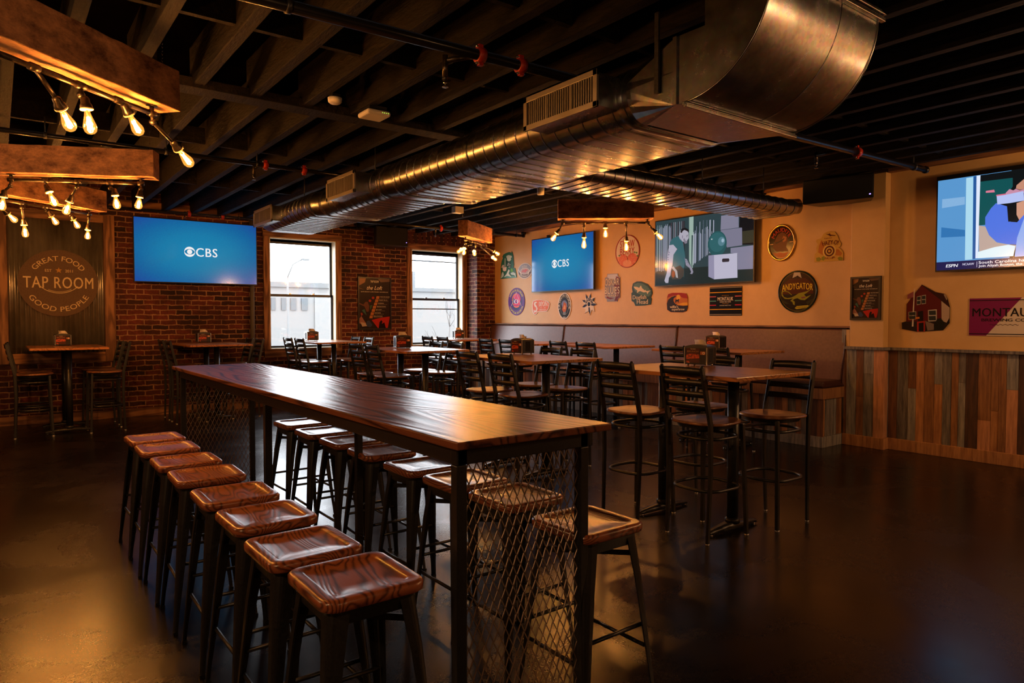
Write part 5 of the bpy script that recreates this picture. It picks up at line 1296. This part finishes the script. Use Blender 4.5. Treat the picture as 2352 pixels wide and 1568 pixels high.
for i in range(9):
    a = 90 - i * 40; P2(mb, f3, [(.172 * cos(radians(a - 14)), .172 * sin(radians(a - 14))), (.125 * cos(radians(a - 5)), .125 * sin(radians(a - 5))), (.05 * cos(radians(a)), .05 * sin(radians(a))), (.05 * cos(radians(a - 36)), .05 * sin(radians(a - 36))), (.112 * cos(radians(a - 26)), .112 * sin(radians(a - 26)))], D1, C('1a1638' if i not in (3, 5) else 'd9cfc4'))
P2(mb, f3, ell(0, 0, .052, .052), D2, C('d9cfc4')); P2(mb, f3, ell(0, 0, .036, .036), D3, C('120f24')); ringpoly(mb, f3, 0, 0, .10, .10, .034, D2, C('1a1638'), 10, 170); done()
mb, done = art(t, 'lettering'); etext(mb, f3, 'SAND CITY', 0, 0, .088, .088, 92, 150, .040, D4, C('e0d6ca'), bold=.03); done()
f3 = on_right(7.413, 2.459)
t = sign('round red-rimmed sign with strawberries, behind the bulbs', f3, ell(0, 0, .255, .253), C('8e1c1a'), C('5a100e'))
mb, done = art(t); P2(mb, f3, ell(0, 0, .235, .240), D1, C('d6c5b4')); P2(mb, f3, ell(0, 0, .235, .240, 30, 198, 342), D2, C('d98a6a'))
P2(mb, f3, ell(-.08, -.13, .10, .085), D3, C('d26a50')); P2(mb, f3, ell(.10, -.12, .10, .085), D3, C('cc6450')); P2(mb, f3, ell(0, -.18, .09, .05), D4, C('dc9274'))
for a, b in ((-.19, -.05), (.17, -.03), (.13, -.02), (.19, -.08)): P2(mb, f3, [(a, b), (a + .03, b + .012), (a + .045, b - .012), (a + .02, b - .02)], D4, C('5c7a3a'))
rnd = random.Random(2)
for i in range(60):
    a, b = rnd.uniform(-.16, .18), rnd.uniform(-.20, -.07); P2(mb, f3, ell(a, b, .004, .0025, 5), D4 + .0004, C('f0d9bc'))
done(); mb, done = art(t, 'lettering'); text(mb, f3, 'STRAW', 0, .115, .105, D3, C('a8281e'), w=.30, bold=.035, space=1.05); text(mb, f3, 'BERRY', 0, .0, .105, D3, C('a8281e'), w=.30, bold=.035, space=1.05); text(mb, f3, 'LAGER', 0, -.075, .024, D4, C('a8281e'), w=.12); done()
A_ = ART['oskar']; f3 = on_right(*A_['c']); p = A_['p']
t = sign('embossed can-shaped silver and red sign', f3, p['out'], C('8e8488', .25), C('4a2226'))
mb, done = art(t); P2(mb, f3, p['sil'], D1, C('b9b4ba', .2)); P2(mb, f3, p['red'], D2, C('6b161c')); P2(mb, f3, p['red2'], D2, C('6b161c')); done()
mb, done = art(t, 'lettering')
for s, y, h, w in (('OSKAR', .088, .105, .32), ('BLUES', -.045, .105, .33), ('BREWERY', -.128, .034, .30)):
    text(mb, f3, s, -.003, y, h, D3, C('4a1c1e'), w=w, bold=.07, space=1.1); text(mb, f3, s, -.006, y, h, D4, C('dfd0bc'), w=w * .98, bold=.02, space=1.1)
done()
A_ = ART['dog']; f3 = on_right(*A_['c']); p = A_['p']
t = sign('embossed green cut-out sign with a white shark', f3, p['out'], C('33483f', .25), C('1a2620'))
mb, done = art(t); P2(mb, f3, p['ova'], D1, C('5a7a72', .2)); P2(mb, f3, p['shark'], D2, C('d9cbb4')); done()
mb, done = art(t, 'lettering'); text(mb, f3, 'Dogfish', -.045, -.055, .060, D3, C('d9cbb4'), w=.27, bold=.05); text(mb, f3, 'Head', .015, -.125, .066, D3, C('d9cbb4'), w=.22, bold=.05); done()
A_ = ART['willie']; f3 = on_right(*A_['c']); p = A_['p']
t = sign('rounded sunset sign with a goat on a wave', f3, p['out'], C('b9702f'), C('5a3018'))
mb, done = art(t); P2(mb, f3, p['red'], D1, C('9a2f28')); P2(mb, f3, p['yel'], D1, C('d8a02c')); P2(mb, f3, ell(.02, .075, .04, .035), D1 + .0002, C('e0a840')); P2(mb, f3, p['wave'], D2, C('2a2530')); P2(mb, f3, p['goat'], D3, C('2a2530')); done()
mb, done = art(t, 'lettering'); text(mb, f3, "willie's", -.055, -.060, .036, D3, C('e0d2bc'), w=.15, bold=.05); text(mb, f3, 'superbrew', .02, -.096, .034, D3, C('e0d2bc'), w=.23, bold=.05); done()
f3 = on_right(5.627, 1.658)
t = sign('square black striped MONTAUK hard seltzer sign', f3, [(-.253, -.193), (.253, -.193), (.253, .193), (-.253, .193)], C('0c0b0c'), C('050505'))
mb, done = art(t)
for y, h, c, w in ((.180, .006, 'b0aaa4', .25), (-.178, .006, 'b0aaa4', .25), (.118, .011, 'd8a41c', .25), (-.110, .011, 'd8a41c', .25)): R2(mb, f3, -w, w, y - h / 2, y + h / 2, D1, C(c))
for y, c in ((.062, 'c05a66'), (.003, '58a0a4'), (-.053, 'c02c48')):
    for s in (-1, 1): R2(mb, f3, min(s * .25, s * .148), max(s * .25, s * .148), y - .006, y + .006, D1, C(c))
done(); mb, done = art(t, 'lettering'); text(mb, f3, 'MONTAUK', 0, .030, .048, D2, C('e6dfd4'), w=.245, bold=.025, space=1.05); text(mb, f3, 'HARD SELTZER', 0, -.010, .016, D2, C('e6dfd4'), w=.175); text(mb, f3, 'LEMONADE VARIETY PACK', 0, -.058, .012, D2, C('e6dfd4'), w=.18); text(mb, f3, 'BREWING CO', 0, .074, .008, D2, C('b98a30'), w=.11)
mb2 = [(-.05 + i * .01, -.034 + (.003 if i % 2 else -.003)) for i in range(11)]
for a, b in zip(mb2, mb2[1:]): P2(mb, f3, [a, b, (b[0], b[1] + .003), (a[0], a[1] + .003)], D2, C('b98a30'))
done()
f3 = on_right(4.816, 2.361); A_ = ART['canoe']; p = A_['p']
t = sign('gold-framed dark oval MAUDITE sign with a flying canoe', f3, ell(0, 0, .192, .228, 56), C('b98c46', .25), C('7a5a2c'), .012)
fixn(MB().tube([f3(.178 * cos(2 * pi * i / 48), .214 * sin(2 * pi * i / 48), .012) for i in range(48)], .016, 8, closed=True).build('embossed_rim', plain('gold_rim', srgb('c49650'), .22, .8), t))
e = .0128
mb, done = art(t); P2(mb, f3, ell(0, 0, .164, .200), e, C('140807', .2)); off = (4.816 - A_['c'][0], A_['c'][1] - 2.361)
tr = lambda q: [(a + off[0], b + off[1]) for a, b in q]
P2(mb, f3, tr(p['sky']), e + .0006, C('5a2a14')); P2(mb, f3, tr(p['glow']), e + .0010, C('9a5a34')); P2(mb, f3, tr(p['a']), e + .0014, C('2c0f0a')); P2(mb, f3, tr(p['flame']), e + .0010, C('a85a2c')); done()
mb, done = art(t, 'lettering'); etext(mb, f3, 'MAUDITE', 0, 0, .128, .158, 90, 130, .046, e + .0018, C('b0241c'), bold=.05); R2(mb, f3, -.155, -.11, -.016, -.006, e + .001, C('c9a070')); R2(mb, f3, .11, .155, -.004, .006, e + .001, C('c9a070')); done()
A_ = ART['hazy']; f3 = on_right(*A_['c']); p = A_['p']
t = sign('yellow cut-out HAZY-O! sign with hops and a target swirl', f3, p['out'], C('c9a24c'), C('7a5a24'))
mb, done = art(t); P2(mb, f3, p['org'], D1, C('b5702c')); P2(mb, f3, p['org2'], D1, C('b5702c'))
for k in ('hop1', 'hop2', 'hop3'): P2(mb, f3, p[k], D2, C('8a8a2c')); 
for r, c in ((.080, 'd9bc68'), (.062, '5a1f14'), (.044, 'd9bc68'), (.030, '5a1f14'), (.014, 'd9a848')): P2(mb, f3, ell(.009, -.056, r, r), D2 + .0005 + (.08 - r) * .02, C(c))
P2(mb, f3, p['shark'], D2, C('4a1410')); done(); mb, done = art(t, 'lettering')
text(mb, f3, 'HAZY-O!', .018, .045, .052, D4, C('6b1f18'), w=.19, bold=.04, arc=(.35, True)); text(mb, f3, 'Dogfish Head', -.008, .097, .014, D3, C('6b1f18'), w=.09); text(mb, f3, 'JUICY IPA', .016, -.137, .022, D4, C('8a3a1c'), w=.12, arc=(.2, False)); done()
f3 = on_right(4.598, 1.752); A_ = ART['gator']; p = A_['p']
t = sign('round dark ANDYGATOR sign with a green alligator', f3, ell(0, 0, .256, .256, 64), C('10150f', .25), C('0a0c0a'), .010)
e = .0106; off = (4.598 - A_['c'][0], A_['c'][1] - 1.752)
fixn(MB().tube([f3(.247 * cos(2 * pi * i / 56), .247 * sin(2 * pi * i / 56), .011) for i in range(56)], .008, 6, closed=True).build('rim', plain('dark_green_rim', srgb('1c2c26'), .2, .3), t))
mb, done = art(t); ringpoly(mb, f3, 0, 0, .234, .234, .004, e, C('7a6a34')); P2(mb, f3, ell(0, 0, .226, .226), e, C('2a0f0c')); P2(mb, f3, ell(0, .0, .226, .226, 30, 150, 390), e + .0004, C('1a1210'))
P2(mb, f3, [(-.20, .09), (-.10, .16), (.10, .16), (.20, .09), (.205, -.03), (-.21, -.03)], e + .0006, C('4a1a10'))
for k, c in (('reeds1', '2c3020'), ('reeds2', '2c3020'), ('a', '8a8a24'), ('mag', '7a3a50'), ('rib', 'b5a82c'), ('logo', 'b9b0a6')): P2(mb, f3, tr(p[k]), e + .001 + .0003 * len(k), C(c))
done(); mb, done = art(t, 'lettering'); text(mb, f3, 'ANDYGATOR', 0, .055, .075, e + .0035, C('e0c23c'), w=.40, bold=.03, space=1.05, wave=lambda X: .012 - .5 * X * X); text(mb, f3, 'ABITA', .0, .165, .030, e + .0035, C('3a2c28'), w=.09, bold=.03); text(mb, f3, 'UNLEASH THE BEAST', .057, -.189, .011, e + .0035, C('3a3210'), w=.15); done()
A_ = ART['house']; f3 = on_right(*A_['c']); p = A_['p']
t = sign('cut-out picture of a dark red house with a flagpole', f3, p['out'], C('1c1210'), C('0a0808'))
mb, done = art(t)
for i, (k, c) in enumerate((('red', '5a1418'), ('side', 'b09a86'), ('roof', '30100f'), ('dorm', 'a08a78'), ('low', '241a18'), ('win1', 'b5aca0'), ('win2', 'b5aca0'), ('win3', 'c0b8ac'), ('win4', '9a9088'), ('door', '140a0a'), ('rail', '7a6a60'), ('boxr', 'a02820'), ('boxd', '120c0c'), ('bush', '141810'), ('flow', 'd07a2c'), ('flag', '8a4a58'), ('pole', 'cfc4b4'))): P2(mb, f3, p[k], D1 + i * .00025, C(c))
for k in ('win1', 'win2', 'win3', 'win4'):
    q = p[k]; cx = sum(a for a, b in q) / 4; cy = sum(b for a, b in q) / 4
    for s in (-1, 1):
        P2(mb, f3, [(cx + (a - cx) * .8, cy + (b - cy) * .38 + s * (max(b for a, b in q) - min(b for a, b in q)) * .22) for a, b in q], D1 + .0046, C('2a3030'))
done()
f3 = on_right(2.45, 1.440)
t = sign('wide magenta and white MONTAUK BREWING CO. sign at the right edge', f3, [(-.30, -.185), (.30, -.185), (.30, .185), (-.30, .185)], C('cfc0ae'), C('8a7c70'))
mb, done = art(t); P2(mb, f3, [(-.299, -.184), (-.15, -.184), (.14, .184), (-.299, .184)], D1, C('7c1656')); R2(mb, f3, -.299, .299, .158, .166, D2, C('0c0a0c')); R2(mb, f3, -.299, .299, -.172, -.164, D2, C('0c0a0c')); R2(mb, f3, -.299, .299, .148, .149, D2, C('4a2040')); done()
mb, done = art(t, 'lettering'); text(mb, f3, 'MONTAUK', 0, .045, .080, D3, C('0c0a0c'), w=.54, bold=.025, space=1.05); text(mb, f3, 'BREWING CO.', 0, -.030, .028, D3, C('0c0a0c'), w=.38, bold=.05)
w_ = [(-.12 + i * .24 / 24, -.078 + .006 * sin(i * pi / 2)) for i in range(25)]
for a, b in zip(w_, w_[1:]): P2(mb, f3, [a, b, (b[0], b[1] + .004), (a[0], a[1] + .004)], D3, C('3a1c2c'))
done()

# --- screens
def tv(label, f3, hw, hh, depth, back):
    t = thing('television', label, 'screen')
    fixn(MB().prism([(-hw, -hh), (hw, -hh), (hw, hh), (-hw, hh)], f3, depth - .035, depth, BLACK).prism([(-hw * .6, -hh * .6), (hw * .6, -hh * .6), (hw * .6, hh * .6), (-hw * .6, hh * .6)], f3, depth - .06, depth - .034, BLACK).build('housing', None, t))
    fixn(MB().prism([(-.20, -.12), (.20, -.12), (.20, .12), (-.20, .12)], f3, .001, depth - .059, GUN).build('wall_bracket', None, t))
    return t
def grad_screen(name, stops, s, gloss=True, tex=True):
    """blue picture of the screen itself: darker corners, fine vertical texture; emissive"""
    m, nt, b = _new(name)
    tc = N(nt, 'ShaderNodeTexCoord'); mp = N(nt, 'ShaderNodeMapping'); nt.links.new(tc.outputs['Generated'], mp.inputs['Vector'])
    mp.inputs['Location'].default_value = (-.5, -.5, -.5)
    ln = N(nt, 'ShaderNodeVectorMath', operation='LENGTH'); nt.links.new(mp.outputs[0], ln.inputs[0])
    n = N(nt, 'ShaderNodeTexNoise', Scale=70.0, Detail=2.0); nt.links.new(tc.outputs['Generated'], n.inputs['Vector'])
    ad = N(nt, 'ShaderNodeMath', operation='MULTIPLY_ADD'); ad.inputs[1].default_value = .22; nt.links.new(n.outputs['Fac'], ad.inputs[0]); nt.links.new(ln.outputs['Value'], ad.inputs[2])
    c = ramp(nt, ad.outputs[0], stops)
    nt.links.new(c, b.inputs['Emission Color']); b.inputs['Emission Strength'].default_value = s
    b.inputs['Base Color'].default_value = (.004, .004, .005, 1); b.inputs['Roughness'].default_value = .10
    return m
def lit(h, s=.8):
    n = 'lit_' + h + str(s)
    return MATS.get(n) or plain(n, (.004, .004, .004), .12, emit=srgb(h), estr=s)
BLUE = grad_screen('blue_broadcast_screen', [(.10, srgb('1c86b4')), (.40, srgb('1a7cab')), (.62, srgb('1465a0')), (.80, srgb('1b4c9c'))], .95)
def cbs(f3, t, hw, hh, d, cx, k):
    mb = MB(); R2(mb, f3, -hw + .012, hw - .012, -hh + .014, hh - .012, d + .0008, BLUE); mb.build('picture', None, t)
    mb = MB(); Wt = lit('f4f4f4', .95)
    r = .075 * k; x = cx - .155 * k
    P2(mb, f3, ell(x, .0, r, r), d + .0014, Wt); P2(mb, f3, [(x + .070 * k * cos(a), .042 * k * sin(a) * abs(sin(a)) ** .2) for a in [i * pi / 12 for i in range(24)]], d + .0018, lit('1a7cab', .95)); P2(mb, f3, ell(x, 0, .036 * k, .036 * k, 24), d + .0022, Wt)
    text(mb, f3, 'CBS', cx + .085 * k, 0, .125 * k, d + .0014, Wt, w=.30 * k, bold=.045, space=1.12); mb.build('network_logo', None, t)
f3 = on_back(2.457, 2.421); t = tv('huge flat screen with a blue picture on the brick wall', f3, .865, .471, .15, 0); cbs(f3, t, .865, .471, .15, .035, 1.0)
f3 = on_right(8.86, 2.365); t = tv('blue flat screen on the tan wall left of the gym picture screen', f3, .80, .470, .10, 0); cbs(f3, t, .80, .470, .10, -.02, .95)
MB().prism([(-.43, .42), (-.37, .42), (-.37, .52), (-.43, .52)], f3, .03, .06, BLACK).build('receiver_box', None, t)
A_ = ART['man']; f3 = on_right(*A_['c']); p = A_['p']; dd = .100
t = tv('flat screen showing a man in a teal shirt beside a white box and ball', f3, .822, .475, dd, 0)
mb = MB(); R2(mb, f3, -.808, .808, -.462, .462, dd + .0006, lit('33474c', .8))
clip = lambda q: [(max(-.808, min(.808, a)), max(-.462, min(.462, b))) for a, b in q]
L_ = [('fl', '23302f'), ('crate1', '8c8aa0'), ('crate2', '85839a'), ('crate3', '8c8aa2'), ('dk', '14161a'), ('ol', '3c3a2c'), ('pole1', 'a6c0b4')]
for i, (k, c) in enumerate(L_): P2(mb, f3, clip(p[k]), dd + .001 + i * .0003, lit(c))
rnd = random.Random(9)
for i in range(26):
    x = -.80 + i * .011 + rnd.uniform(-.003, .003)
    R2(mb, f3, x, x + .007, -.25 + rnd.uniform(-.02, .0), .37 + rnd.uniform(-.02, .04), dd + .0032, lit(rnd.choice(['8e94aa', 'b9bed0', '59606e', '9ab0ac', '3a4048'])))
for i in range(22):
    x = -.56 + i * .013; R2(mb, f3, x, x + .008, .0, .42, dd + .0031, lit(rnd.choice(['2a2f36', '59707a', '1a1d22', '8a94a0', '5a3a44'])))
for i in range(30):
    x = -.13 + i * .0115 + rnd.uniform(-.002, .002)
    R2(mb, f3, x, x + .007, -.20 + i * .006 + rnd.uniform(-.01, .01), .40 - rnd.uniform(0, .22), dd + .0032, lit(rnd.choice(['b9bed8', '8a90a8', 'd0d4e6', '2a3438', '6a7488', '1e2a28'])))
P2(mb, f3, ell(.261, .055, .150, .168), dd + .0040, lit('2c5c60')); P2(mb, f3, ell(.262, .075, .125, .13), dd + .0043, lit('346a70')); P2(mb, f3, ell(.33, .08, .055, .06), dd + .0046, lit('5d8a98')); P2(mb, f3, ell(.35, .09, .022, .026), dd + .0049, lit('a6c4d8')); R2(mb, f3, .165, .185, .115, .130, dd + .005, lit('d8e4e8'))
for i, (k, c) in enumerate((('box', 'cfcbe2'), ('boxs', 'a29ebc'), ('slot', '3a3038'), ('legs', '2e4a4c'), ('med', '4a4238'), ('arm2', 'a09cae'), ('neck', 'a8a4b8'), ('shirt', '3c6f78'), ('head', 'c0bccc'), ('hair', '1c1c20'), ('arm', 'c4c0d2'))): P2(mb, f3, clip(p[k]), dd + .0055 + i * .0004, lit(c, .75))
e_ = dd + .0108
P2(mb, f3, ell(-.312, .200, .011, .024), e_, lit('9a94a8')); P2(mb, f3, ell(-.236, .196, .010, .004, 10), e_, lit('2c2a30')); P2(mb, f3, [(-.30, .165), (-.27, .10), (-.232, .105), (-.228, .135), (-.255, .14), (-.28, .18)], e_, lit('8a8494')); P2(mb, f3, [(-.24, .215), (-.215, .218), (-.215, .212), (-.24, .208)], e_, lit('2c2a30'))
for a, b, w_, h_ in ((-.56, .02, .018, .004), (-.55, .0, .022, .005), (-.555, -.03, .012, .010), (-.57, -.07, .016, .006), (-.565, -.10, .020, .005), (-.575, -.13, .012, .012), (-.57, -.17, .016, .004), (-.27, -.10, .012, .008), (-.25, -.13, .014, .006), (-.225, -.16, .010, .008)): P2(mb, f3, ell(a, b, w_ * .8, h_, 8), e_, lit('6e6a84'))
P2(mb, f3, ell(-.47, -.31, .03, .05), dd + .0105, lit('a8562c', .8)); P2(mb, f3, [(-.50, -.22), (-.47, -.20), (-.40, -.27), (-.385, -.37), (-.42, -.36), (-.44, -.28)], dd + .0105, lit('b9b4b4', .8))
mb.build('picture', None, t)
A_ = ART['tv4']; off = (2.330 - A_['c'][0], 0); f3c = on_right(2.19, 2.382); p = A_['p']; sh = (2.19 - A_['c'][0], A_['c'][1] - 2.382)
t = tv('bright screen at the right edge showing a blue sleeve and a raised bottle', f3c, .845, .482, dd, 0)
tr4 = lambda q: [(max(-.832, min(.832, a + sh[0])), max(-.468, min(.468, b + sh[1]))) for a, b in q]
mb = MB(); R2(mb, f3c, -.832, .832, -.440, .440, dd + .0006, lit('4f86b8', 1.3)); R2(mb, f3c, -.832, .832, -.468, -.385, dd + .001, lit('1c1c4a', 1.0))
R2(mb, f3c, -.20, .832, -.385, .44, dd + .001, lit('12181c', 1.0)); R2(mb, f3c, .35, .832, -.385, -.05, dd + .0012, lit('4a66c8', 1.2)); R2(mb, f3c, .40, .80, -.05, .30, dd + .0012, lit('b58a70', 1.1))
for i, (k, c) in enumerate((('b1', '7aa4cc'), ('b2', '2c6aa4'), ('lt', '9ec8dc'), ('dk', '23508e'), ('wh', 'cfd8ea'), ('blk', '0c1012'), ('teal', '0f4a4c'), ('skn', 'b09a90'), ('tbl', 'd0e0e6'), ('fac', 'b5806a'), ('fac2', 'c08c74'), ('slv', '4a6cd0'), ('shk', '8aa4dc'), ('pnk', 'c8607a'), ('han', 'b9829a'), ('bot', 'a8b4e0'), ('lip', 'c87088'))): P2(mb, f3c, tr4(p[k]), dd + .0014 + i * .0003, lit(c, 1.2))
mb.build('picture', None, t)
mb = MB()
text(mb, f3c, 'ESPN', -.69, -.427, .030, dd + .002, lit('e8e8f0', 1.2), w=.11, bold=.06, shear=.2); text(mb, f3c, 'NCAAW', -.545, -.420, .022, dd + .002, lit('c8c8e0', 1.1), w=.10, bold=.05)
R2(mb, f3c, -.472, -.468, -.455, -.40, dd + .002, lit('c8c8e0', 1.1)); text(mb, f3c, 'South Carolina has 3 more seeds than', -.455, -.411, .026, dd + .002, lit('e8e8f0', 1.2), w=.80, bold=.03, align='l'); text(mb, f3c, 'Join Aliyah Boston, the presumptive number one pick', -.455, -.444, .022, dd + .002, lit('e8e8f0', 1.2), w=.84, bold=.03, align='l')
mb.build('ticker_lettering', None, t)
